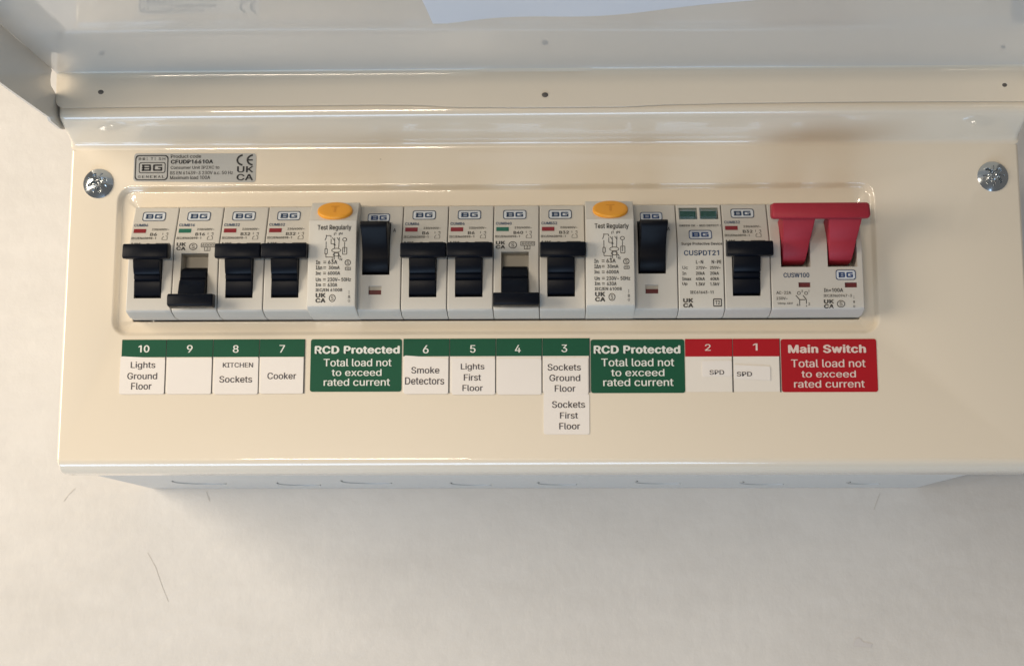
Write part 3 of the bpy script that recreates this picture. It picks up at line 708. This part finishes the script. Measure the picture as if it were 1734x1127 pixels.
def breaker(x0, up, code, amps, green, label):
    o = empty('circuit_breaker', (x0, 0, 0), label, 'circuit breaker', 'circuit breakers in the fuse board')
    module_body(18, [(SX0, SX1)]).build('body', 'module', o, sharp=25)
    t = toggle_mb(up).build('toggle', 'toggle', o, sharp=35)
    badge(o, 3.7, 12.9, 38.9, 43.0, mprof, 'code_blue')
    p = Print(); p.t(code, .9, 6.5 if len(code) < 6 else 7.1, 36.35, 37.6, 1); p.build('model_code', 'code_blue', o, mprof)
    p = Print(); p.r(1.1, 6.0, 33.5, 35.3); ind = p.build('indicator_window', 'ind_green' if green else 'ind_red', o, mprof, .12)
    p = Print()
    p.t('230/400V~', 8.3, 15.1, 34.45, 35.55, 1)
    p.t('IEC/EN60898-1', .6, 10.4, 30.5, 31.65, 1)
    p.l([(12.9,30.4),(12.9,31.4),(13.5,31.9)], .2); p.l([(12.9,32.6),(12.9,33.5)], .2)
    p.l([(14.9,30.4),(14.9,31.6),(14.2,32.3)], .2); p.l([(14.9,32.3),(14.9,33.5),(14.2,33.2)], .2); p.l([(12.9,30.4),(14.9,30.4)], .14)
    p.build('rating_print', 'ink_soft', o, mprof)
    p = Print(); p.t(amps, 7.9, 7.9+1.15*len(amps)+.35, 32.15, 33.5, 1)
    ukca(p, 1.0, 4.7, 25.9, 29.1)
    s_circle(p, 6.0, 9.3, 26.0, 28.9)
    p.l([(10.8,27.2),(16.2,27.2),(16.2,28.8),(10.8,28.8),(10.8,27.2)], .22); p.t('6000', 11.2, 15.8, 27.55, 28.5)
    p.l([(12.2,25.7),(14.4,25.7),(14.4,27.2),(12.2,27.2),(12.2,25.7)], .22); p.t('3', 12.9, 13.7, 25.95, 26.95)
    p.build('printed_marks', 'ink', o, mprof)
    return o

breaker(0, True, 'CUMB6', 'B6', False, 'circuit breaker switched up at the left end, above the Lights Ground Floor tag')
breaker(18, False, 'CUMB16', 'B16', True, 'circuit breaker switched down, left of the one above KITCHEN Sockets, green flag showing')
breaker(36, True, 'CUMB32', 'B32', False, 'circuit breaker switched up above the label reading KITCHEN Sockets')
breaker(54, True, 'CUMB32', 'B32', False, 'circuit breaker switched up above the Cooker label, beside the left yellow test button')
breaker(108, True, 'CUMB6', 'B6', False, 'circuit breaker switched up above the Smoke Detectors label')
breaker(126, True, 'CUMB6', 'B6', False, 'circuit breaker switched up above the label Lights First Floor')
breaker(144, False, 'CUMB40', 'B40', True, 'circuit breaker switched down, right of the one above Lights First Floor, green flag showing')
breaker(162, True, 'CUMB32', 'B32', False, 'circuit breaker switched up above the label Sockets Ground Floor')
breaker(234, True, 'CUMB32', 'B32', False, 'circuit breaker switched up just left of the red main switch handles')

# residual current devices
QZ = [(45.6, 3), (45.6, -6.2), (45.2, -7.6), (44.6, -8.4), (37.4, -13.7), (36.7, -14.4), (36.3, -14.9), (18, -15.5), (3.0, -15.9), (2.2, -15.6), (1.6, -14.7), (.0, -6.5), (.0, 3)]
qprof = lerp_prof([p for p in QZ if p[1] < 2.9])
def rcd(x0, lean, label):
    o = empty('residual_current_device', (x0, 0, 0), label, 'circuit breaker', 'residual current devices in the fuse board')
    module_body(36, [(20.6, 31.4)], (15.6, 37.6), holes=[(23.3, 28.3, 7.7, 11.2, 1.6)]).build('body', 'module', o, sharp=25)
    pn = MB()
    poly = [(y, z) for z, y in QZ]
    n = len(poly); vs = []
    XS = [(.1, .5), (.25, .12), (.7, 0), (18.3, 0), (18.75, .12), (18.9, .5)]
    for x, d in XS: vs += [(x, min(y+d, 3), z) for y, z in poly]
    fs = [(r*n+i, r*n+i+1, (r+1)*n+i+1, (r+1)*n+i) for r in range(len(XS)-1) for i in range(n-1)]
    fs += [tuple(range(n)), tuple((len(XS)-1)*n+i for i in range(n))]
    pn.add(vs, fs); pn.build('label_panel', 'module2', o, sharp=28)
    # oval test button on the sloping shoulder
    bt = MB(); cx, cz = 9.9, 40.55; sl = math.atan2(13.7-8.4, 44.6-37.4)
    ctr = Vector((cx, qprof(cz), cz)); t1 = Vector((1, 0, 0)); t2 = Vector((0, math.sin(sl), math.cos(sl))); nn = Vector((0, -math.cos(sl), math.sin(sl)))
    R = []
    for k, h in ((1, -.5), (1, .9), (.985, 1.15), (.94, 1.33), (.8, 1.42), (.5, 1.47), (.2, 1.48)):
        R.append([tuple(ctr+t1*(6.9*k*math.cos(a*math.pi/24))+t2*(4.75*k*math.sin(a*math.pi/24))+nn*h) for a in range(48)])
    bt.rings(R, cap1=True); b_ = bt.build('test_button', 'yellow', o, sharp=40)
    tl = MB()
    vs2, fs2 = text2d('T', 1)
    a = min(v[0] for v in vs2); b2 = max(v[0] for v in vs2); c = min(v[1] for v in vs2); d = max(v[1] for v in vs2)
    tl.add([tuple(ctr+t1*(((x-a)/(b2-a)-.5)*3.4)+t2*(((y-c)/(d-c)-.5)*3.9)+nn*(1.56+.004*k)) for x, y, k in vs2], fs2)
    tl.build('button_letter', 'tpress', b_)
    # rocker
    rk = MB()
    poly = [(-2,15.9),(-8.2,16.0),(-10.6,17.2),(-12.4,20.0),(-13.1,22.0),(-13.5,24.2),(-15.6,27.4),(-17.6,30.2),(-19.2,31.9),(-20.3,33.2),(-20.4,34.1),(-19.6,34.9),(-17.9,35.2),(-14.8,34.8),(-13.2,34.2),(-10,37.2),(-2,37.3)]
    c = 26.0
    def tp(x, y, z):
        k = 1.0 if z > 32 else (.955 if z > 20 else .97)
        return c+(x-c)*k + lean*max(0, (z-16))/20
    rk.prism(poly, 20.8, 31.2, .35, tp)
    rk.build('rocker', 'rocker', o, sharp=35)
    badge(o, 21.9, 30.7, 37.9, 41.7, lambda z: mprof(z)-0.0)
    p = Print(); p.r(23.35, 28.25, 7.75, 9.75); p.build('indicator_window', 'ind_dark', o, lambda z: -8.6, .06)
    p = Print(); p.t('A', 32.3, 33.5, 33.3, 34.9); p.build('print_mark', 'ink', o, mprof)
    q = Print()
    q.t('Test Regularly', 3.6, 16.8, 32.0, 34.5, 1)
    for tx, a0, a1, z0, z1, bo in (('In', 3.3, 4.9, 18.7, 20.3, 1), ('63A', 8.0, 11.6, 18.8, 20.4, 1), ('IΔn', 3.3, 5.8, 16.6, 18.2, 1), ('30mA', 8.3, 12.6, 16.7, 18.1, 1),
                          ('Inc', 3.3, 5.4, 14.5, 15.9, 1), ('6000A', 8.0, 12.8, 14.5, 15.9, 1), ('Un', 3.4, 5.4, 11.9, 13.4, 1), ('230V~ 50Hz', 8.0, 17.1, 11.9, 13.4, 1),
                          ('Im', 3.4, 5.5, 9.9, 11.3, 1), ('630A', 8.1, 11.8, 9.8, 11.3, 1), ('IEC/EN 61008', 3.4, 13.8, 7.75, 9.2, 1)):
        q.t(tx, a0, a1, z0, z1, bo)
    for z in (19.6, 17.4, 15.2, 12.7, 10.6): q.r(6.2, 7.3, z-.45, z-.2); q.r(6.2, 7.3, z+.15, z+.4)
    ukca(q, 3.5, 7.4, 3.5, 7.3); s_circle(q, 8.7, 11.3, 3.8, 6.8)
    q.t('I', 16.3, 16.6, 7.0, 8.2); q.t('8', 16.1, 16.9, 5.2, 6.4); q.t('O', 16.1, 16.9, 3.7, 4.7)
    s_circle(q, 14.5, 16.9, 18.1, 20.6); q.l([(14.8,16.4),(16.8,16.4),(16.8,17.5),(14.8,17.5),(14.8,16.4)], .2); q.t('10', 15.2, 16.4, 16.6, 17.3)
    q.build('rating_print', 'ink', o, qprof)
    g = Print()                                 # wiring diagram
    W_ = .24
    g.l([(7.1,30.5),(7.1,29.6),(6.6,28.3)], W_); g.l([(7.1,30.2),(8.9,30.2),(8.9,29.4)], W_)
    g.l([(10.2,31.3),(10.2,30.3)], W_); g.l([(12.1,31.3),(12.1,30.3)], W_)
    g.l([(9.0,28.9),(9.0,26.9),(10.4,26.9)], W_); g.l([(10.4,29.3),(10.4,24.9)], W_); g.l([(12.2,29.5),(12.0,25.1)], W_)
    g.l([(9.4,29.4),(10.4,28.1)], W_); g.l([(11.3,29.4),(12.2,28.1)], W_)
    g.c(14.3, 28.6, .9, .8, .25); g.l([(14.3,27.6),(14.3,25.6)], W_)
    g.l([(7.1,27.8),(7.1,24.9)], W_); g.l([(6.7,24.9),(7.6,24.9),(7.6,22.9),(6.7,22.9),(6.7,24.9)], W_)
    g.l([(7.1,22.9),(7.1,21.6),(10.2,21.6)], W_)
    g.c(11.1, 24.3, 1.9, .9, .25); g.c(11.1, 22.6, 1.3, .8, .25); g.l([(13.6,25.4),(15.2,25.4),(15.2,22.7),(13.6,22.7),(13.6,25.4)], W_)
    g.l([(14.3,25.4),(14.3,23.4)], W_); g.l([(10.4,23.4),(10.4,20.6)], W_); g.l([(12.0,23.4),(12.0,20.8)], W_)
    g.fill([(9.9,26.3),(10.9,26.3),(10.4,27.1)]); g.fill([(12.2,21.9),(13.2,21.3),(12.6,22.3)])
    g.t('N', 12.4, 13.4, 30.6, 31.5); g.t('1', 10.5, 10.9, 30.6, 31.5); g.t('2', 9.4, 10.0, 20.4, 21.3); g.t('N', 12.5, 13.4, 20.2, 21.2)
    g.build('wiring_diagram', 'ink', o, qprof)
    return o
rcd(72, 0.0, 'grey double-width breaker with yellow test button between the Cooker and Smoke Detectors breakers')
rcd(180, .55, 'grey double-width breaker with yellow test button just left of the surge protector')

# surge protector
o = empty('surge_protector', (216, 0, 0), 'slim grey surge protector with two small green windows at its top', 'surge protector')
module_body(18, [], holes=[(1.3, 8.5, 38.4, 43.6, 1.5), (9.5, 16.8, 38.4, 43.6, 1.5)]).build('body', 'module2', o, sharp=25)
for a in (1.3, 9.5):
    g = MB(); g.box(a+.5, a+6.6, mprof(38.5)+.75, mprof(38.5)+1.0, 38.5, 42.2)
    g.v = [(x, y + (z-38.5)*.30, z) for x, y, z in g.v]
    f = g.build('green_flag', 'ind_green', o)
    g = MB()
    for i, z in enumerate((38.45, 43.55)):
        pass
    za, zb_ = 38.5, 43.5; wx = 7.0
    g.add([(a+.08, mprof(za)+.25, za), (a+wx, mprof(za)+.25, za), (a+wx, mprof(zb_)+.25, zb_), (a+.08, mprof(zb_)+.25, zb_),
           (a+.08, mprof(za)+.6, za), (a+wx, mprof(za)+.6, za), (a+wx, mprof(zb_)+.6, zb_), (a+.08, mprof(zb_)+.6, zb_)],
          [(0,1,2,3),(4,5,6,7),(0,1,5,4),(1,2,6,5),(2,3,7,6),(3,0,4,7)])
    g.build('window_lens', 'clear', o)
p = Print(); p.t('GREEN OK - RED DEFECT !', 1.2, 17.4, 35.1, 36.0, 1); p.t('Surge Protective Device', 1.6, 17.6, 26.7, 28.2, 1)
for tx, a0, a1, z0, z1, bo in (('L-N', 7.1, 9.9, 19.5, 20.9, 1), ('N-PE', 13.2, 17.0, 19.5, 20.9, 1), ('Uc', 1.8, 3.9, 17.3, 18.6, 0), ('275V~', 7.1, 11.2, 17.3, 18.5, 1), ('255V~', 12.5, 16.6, 17.3, 18.5, 1),
    ('In', 1.7, 3.2, 15.0, 16.3, 0), ('20kA', 7.0, 10.4, 15.0, 16.3, 1), ('20kA', 12.5, 15.9, 15.0, 16.3, 1), ('Imax', 1.6, 5.1, 12.8, 14.1, 1), ('40kA', 6.9, 10.4, 12.8, 14.1, 1), ('40kA', 12.5, 15.9, 12.8, 14.1, 1),
    ('Up', 1.6, 3.6, 10.7, 12.1, 1), ('1.3kV', 6.8, 10.4, 10.7, 12.0, 1), ('1.5kV', 12.4, 16.0, 10.7, 12.0, 1), ('IEC61643-11', 4.6, 13.6, 7.5, 8.7, 1)):
    p.t(tx, a0, a1, z0, z1, bo)
ukca(p, 1.8, 5.7, 2.1, 5.7); p.l([(13.6,2.6),(16.6,2.6),(16.6,5.4),(13.6,5.4),(13.6,2.6)], .4); p.t('T2', 14.2, 16.0, 3.2, 4.8, 1)
p.build('rating_print', 'ink', o, mprof)
p = Print(); p.t('CUSPDT21', 2.5, 16.2, 22.8, 24.9, 1); p.build('model_code', 'code_blue', o, mprof)
badge(o, 4.7, 13.7, 29.5, 33.5, mprof, 'ink_blue')

# main switch
o = empty('main_switch', (252, 0, 0), 'double-width main isolator with two red levers joined by a red bar', 'switch')
module_body(36, [(4.1, 15.6), (22.2, 33.7)], (18.0, 36.6), holes=[(10.6, 15.2, 9.9, 11.9, .8), (28.5, 33.2, 9.8, 11.8, .8)]).build('body', 'module', o, sharp=25)
h = MB()
stem = [(-2,20.2),(-6.4,20.0),(-8.8,20.9),(-11.2,24.0),(-12.6,27.0),(-12.9,27.9),(-14.3,29.6),(-16.6,33.0),(-18.2,36.0),(-17.5,39.0),(-10,38.0),(-2,36.5)]
for c in (9.4, 27.3):
    def tp(x, y, z, c=c):
        k = .80+.40*min(max((z-20)/16, 0), 1)
        return c+(x-c)*k + (.9*min(max((z-20)/16, 0), 1))
    h.prism(stem, c-5.3, c+5.3, .4, tp)
bar = [(-15.8,36.0),(-16.4,35.5),(-21.2,34.5),(-22.1,34.8),(-22.5,35.6),(-21.9,39.9),(-21.4,40.7),(-20.4,41.0),(-16.4,41.7),(-15.7,41.2)]
h.prism(bar, -.6, 36.9, 1.1)
h.build('red_lever', 'red', o, sharp=35)
p = Print(); p.t('CUSW100', 4.9, 14.9, 13.8, 15.7, 1); p.build('model_code', 'code_blue', o, mprof)
badge(o, 25.1, 32.8, 12.8, 16.8, mprof, 'ink_blue')
p = Print(); p.r(10.7, 15.1, 9.95, 11.85); p.build('indicator_window', 'ind_dark', o, -9.5, .1)
p = Print(); p.r(28.6, 33.1, 9.85, 11.75); p.build('indicator_window', 'ind_dark', o, -9.5, .1)
p = Print()
p.t('In=100A', 20.3, 27.7, 8.0, 9.5, 1); p.t('IEC/EN60947-3', 20.1, 31.0, 5.9, 7.1)
ukca(p, 20.1, 24.0, 1.6, 5.0); s_circle(p, 25.1, 28.3, 1.9, 4.7)
p.t('I', 31.6, 31.9, 5.4, 6.4); p.t('8', 31.4, 32.1, 3.6, 4.6); p.t('O', 31.4, 32.1, 1.9, 2.8)
p.t('AC-22A', 1.9, 7.6, 7.2, 8.4); p.t('230V~', 1.9, 6.2, 5.0, 6.1); p.t('Uimp 4kV', 2.4, 8.2, 3.0, 4.0)
p.c(10.6, 7.6, .7, .7, .22); p.c(13.4, 7.6, .7, .7, .22); p.t('3', 11.5, 12.2, 7.9, 8.8); p.t('1', 14.3, 14.6, 7.9, 8.8)
p.l([(9.4,6.7),(10.8,5.0),(13.0,5.0)], .3); p.l([(12.2,6.7),(13.4,5.0)], .3); p.l([(10.8,5.0),(10.8,2.6)], .3); p.l([(13.4,5.0),(13.4,2.3)], .3)
p.t('4', 9.6, 10.3, 2.5, 3.5); p.t('2', 14.1, 14.8, 2.8, 3.8)
p.build('rating_print', 'ink', o, mprof)

# ------------------------------------------------------------------ labels under the modules
def flat(name, mt, parent, x0, x1, z0, z1, y, th=.12, r=.5, skew=(0,0,0,0), loc=None):
    """thin sticker with rounded corners; skew = small z shifts of its four corners (bl, br, tr, tl)"""
    b_ = MB(); o = rrect(x0, x1, z0, z1, r, 3)
    def sk(x, z):
        u, v = (x-x0)/(x1-x0), (z-z0)/(z1-z0)
        return z+(skew[0]*(1-u)*(1-v)+skew[1]*u*(1-v)+skew[2]*u*v+skew[3]*(1-u)*v)
    b_.rings([[(x, y, sk(x, z)) for x, z in o], [(x, y-th, sk(x, z)) for x, z in o]], cap1=True)
    return b_.build(name, mt, parent, sharp=20)

def circuit_label(x0, x1, num, nb, tagbox, words, label, col='green', ink='white_ink', ztop=-8.15, zh=-15.2, group='numbered circuit labels', sk=(0,0,0,0)):
    o = empty('circuit_label', (x0, 0, -29.5), label, 'label', group)
    L = lambda x: x-x0
    Z = lambda z: z+29.5
    def F(name, mt, a, b_, c, d, y, par=o, **k): return flat(name, mt, par, L(a), L(b_), Z(c), Z(d), y, **k)
    F('backing', 'cell', x0+.1, x1-.1, -29.5, ztop, -.02)
    h_ = F('header', col, x0+.05, x1-.05, zh, ztop, -.10, r=.2)
    p = Print(); p.t(num, L(nb[0]), L(nb[1]), Z(nb[2]), Z(nb[3]), 1 if len(num) > 1 else 0); p.build('number', ink, h_, -.22, .08)
    p = Print(); p.r(L(x1-.50), L(x1+.04), Z(-29.7), Z(zh)); p.build('cut_line', 'sepline', o, -.14, .04)
    p = Print(); p.r(L(x1-.22), L(x1-.06), Z(zh), Z(ztop)); p.build('cut_line', 'dark', o, -.22, .05)
    if tagbox:
        t_ = F('paper_tag', 'paper', *tagbox, -.16, th=.16, r=.7, skew=sk)
        if words:
            p = Print()
            for wd, a, b_, c, d in words: p.t(wd, L(a), L(b_), Z(c), Z(d), 0)
            p.build('lettering', 'paper_ink', t_, -.32, .07)
    return o
circuit_label(-3.6, 14.3, '10', (3.1,7.5,-13.3,-10.4), (-3.9, 13.9, -29.9, -15.0), [('Lights', .3, 10.1, -20.2, -17.0), ('Ground', -.9, 11.0, -24.0, -21.4), ('Floor', .8, 8.9, -28.1, -25.4)], 'white tag reading Lights Ground Floor under a green header numbered 10', sk=(0,0,-.7,.2))
circuit_label(14.3, 32.9, '9', (22.4,24.7,-13.4,-10.4), (15.0, 32.5, -29.9, -15.6), None, 'blank white tag under a green header between Lights Ground Floor and KITCHEN Sockets', sk=(0,0,.1,-.1))
circuit_label(32.9, 51.3, '8', (40.7,43.0,-13.5,-10.5), (33.6, 51.0, -30.0, -15.6), [('KITCHEN', 36.9, 48.9, -19.4, -17.5), ('Sockets', 35.7, 48.7, -25.4, -22.8)], 'white tag reading KITCHEN Sockets under a green header numbered 8', sk=(0,0,.3,-.2))
circuit_label(51.3, 69.4, '7', (59.2,61.4,-13.5,-10.5), (52.0, 68.9, -29.8, -15.4), [('Cooker', 54.7, 66.1, -24.1, -21.5)], 'white tag reading Cooker under a green header numbered 7', sk=(0,0,0,.1))
circuit_label(108.2, 126.6, '6', (116.0,118.3,-14.0,-10.8), (108.6, 126.1, -30.1, -15.0), [('Smoke', 111.5, 122.6, -22.0, -19.4), ('Detectors', 109.1, 124.5, -26.4, -23.5)], 'white tag reading Smoke Detectors under a green header numbered 6', sk=(0,0,-1.1,.2))
circuit_label(126.6, 144.9, '5', (134.6,136.8,-13.8,-10.8), (127.5, 144.5, -30.4, -15.9), [('Lights', 131.0, 140.3, -21.1, -18.1), ('First', 132.2, 139.0, -24.9, -22.3), ('Floor', 131.7, 139.7, -29.0, -26.6)], 'white tag reading Lights First Floor under a green header numbered 5')
circuit_label(144.9, 163.1, '4', (152.3,154.6,-13.8,-10.8), (145.4, 162.7, -30.4, -16.2), None, 'blank white tag under a green header between Lights First Floor and Sockets Ground Floor')
circuit_label(163.1, 181.8, '3', (170.6,172.9,-13.7,-10.7), (163.5, 181.0, -30.5, -16.0), [('Sockets', 165.1, 178.2, -21.0, -18.4), ('Ground', 165.8, 177.9, -25.2, -22.6), ('Floor', 167.9, 176.0, -29.4, -26.8)], 'white tag reading Sockets Ground Floor under a green header numbered 3')
o = circuit_label(219.1, 237.8, '2', (226.9,229.2,-13.3,-10.7), None, None, 'red-headed white label with SPD sticker, touching the green RCD Protected label', 'redlab', 'pink_ink', -8.6, -15.6)
t_ = flat('paper_tag', 'paper', o, 6.6, 18.2, 6.0, 11.8, -.16, th=.16, r=.5, skew=(0,.2,.5,.3))
p = Print(); p.t('SPD', 9.4, 15.1, 6.7, 8.5); p.build('lettering', 'paper_ink', t_, -.32, .07)
o = circuit_label(237.8, 256.3, '1', (245.7,247.5,-13.3,-10.5), None, None, 'red-headed white label with SPD sticker, touching the red Main Switch label', 'redlab', 'pink_ink', -8.6, -15.6)
t_ = flat('paper_tag', 'paper', o, .4, 14.4, 4.8, 10.2, -.22, th=.16, r=.5, skew=(.3,-.4,-.3,.4))
p = Print(); p.t('SPD', 1.3, 7.2, 6.0, 7.8); p.build('lettering', 'paper_ink', t_, -.42, .07)

o = empty('paper_tag', (172.5, 0, -46), 'lower white tag reading Sockets First Floor below the row of labels', 'label')
o2 = flat('paper', 'paper', o, -9.0, 8.9, 0, 15.8, -.05, th=.15, r=.8, skew=(0,-.1,.1,0))
p = Print(); p.t('Sockets', -5.7, 7.2, 10.3, 12.95); p.t('First', -2.6, 4.4, 6.1, 8.6); p.t('Floor', -2.9, 5.2, 1.9, 4.4)
p.build('lettering', 'paper_ink', o2, -.2, .08)

def big_label(x0, x1, z0, z1, col, ink, lines, label, cat='label', dxb=0):
    o = empty('warning_label', (x0, 0, z0), label, cat)
    pl = flat('panel', col, o, 0, x1-x0, 0, z1-z0, -.03, th=.15, r=.9)
    for k, (tx, a, b_, c, d, bo) in enumerate(lines):
        p = Print(); p.t(tx, a-x0, b_-x0, c-z0, d-z0, bo); p.build('lettering', ink, pl, -.18, .09)
    return o
big_label(71.6, 107.7, -29.1, -8.2, 'green', 'white_ink', [('RCD Protected', 73.2, 106.9, -14.1, -10.9, 2), ('Total load not', 76.8, 103.7, -19.1, -16.1, 0), ('to exceed', 80.1, 99.8, -22.9, -20.2, 0), ('rated current', 77.0, 103.2, -26.8, -23.9, 0)],
          'green RCD Protected label below the left yellow test button, beside the Smoke Detectors tag')
big_label(182.1, 218.9, -29.9, -8.7, 'green', 'white_ink', [('RCD Protected', 183.3, 217.3, -14.4, -11.1, 2), ('Total load not', 186.2, 214.8, -19.4, -16.3, 0), ('to exceed', 190.0, 210.9, -23.3, -20.5, 0), ('rated current', 186.9, 214.4, -27.2, -24.2, 0)],
          'green RCD Protected label left of the red headers, below the right yellow test button')
big_label(256.6, 293.9, -29.7, -8.8, 'redlab', 'pink_ink', [('Main Switch', 259.4, 289.8, -14.4, -11.0, 2), ('Total load not', 260.4, 289.4, -20.0, -16.9, 0), ('to exceed', 264.3, 285.5, -24.0, -21.3, 0), ('rated current', 261.3, 288.8, -28.0, -25.1, 0)],
          'red Main Switch label at the right end of the label row')

# product sticker
o = empty('product_sticker', (-1.9, 0, 56.0), 'small silver product sticker above the left breakers', 'sticker')
pl = flat('foil', 'foil', o, 0, 49.6, 0, 12.2, -.03, th=.12, r=1.2, skew=(.5,-.2,-.3,0))
p = Print()
p.rr(.5, 14.0, .9, 11.4, 1.4, .42); p.rr(2.1, 12.9, 3.9, 8.4, .8, .3)
monogram(p, 3.3, 11.6, 4.8, 7.5, .62)
for i, ch in enumerate('BRITISH'): p.t(ch, 1.9+i*1.62, 1.9+i*1.62+(.35 if ch == 'I' else 1.05), 9.3, 10.4)
for i, ch in enumerate('GENERAL'): p.t(ch, 1.9+i*1.62, 1.9+i*1.62+1.05, 1.9, 2.9)
p.t('CFUDP16610A', 15.0, 32.2, 7.7, 9.4, 2)
for cx in (44.6, 48.7):
    arc = [(cx+2.6*math.cos(math.radians(a)), 9.1+2.1*math.sin(math.radians(a))) for a in range(100, 261, 16)]
    p.l(arc, .75)
p.l([(46.4, 9.1), (48.3, 9.1)], .6)
p.t('UK', 42.0, 48.6, 3.9, 6.5, 1); p.t('CA', 41.9, 48.6, .6, 3.3, 1)
p.build('lettering', 'black', pl, -.15, .09)
p = Print()
p.t('Product code', 14.9, 27.3, 10.1, 11.5); p.t('Consumer Unit IP2XC to', 15.0, 34.8, 5.5, 6.8)
p.t('BS EN 61439-3 230V a.c. 50 Hz', 14.9, 40.4, 3.2, 4.6); p.t('Maximum load 100A', 14.9, 31.2, 1.2, 2.7)
p.build('small_print', 'ink', pl, -.15, .09)

# lay out the parts of the lid and body, which were written in scene millimetres
for ob in list(COL.objects):
    if ob.parent in (body, lid) and ob.name.split('.')[0] in ('knockout', 'hinge_flange', 'rivet', 'side_flange'):
        ob.location = (0, 0, 0)
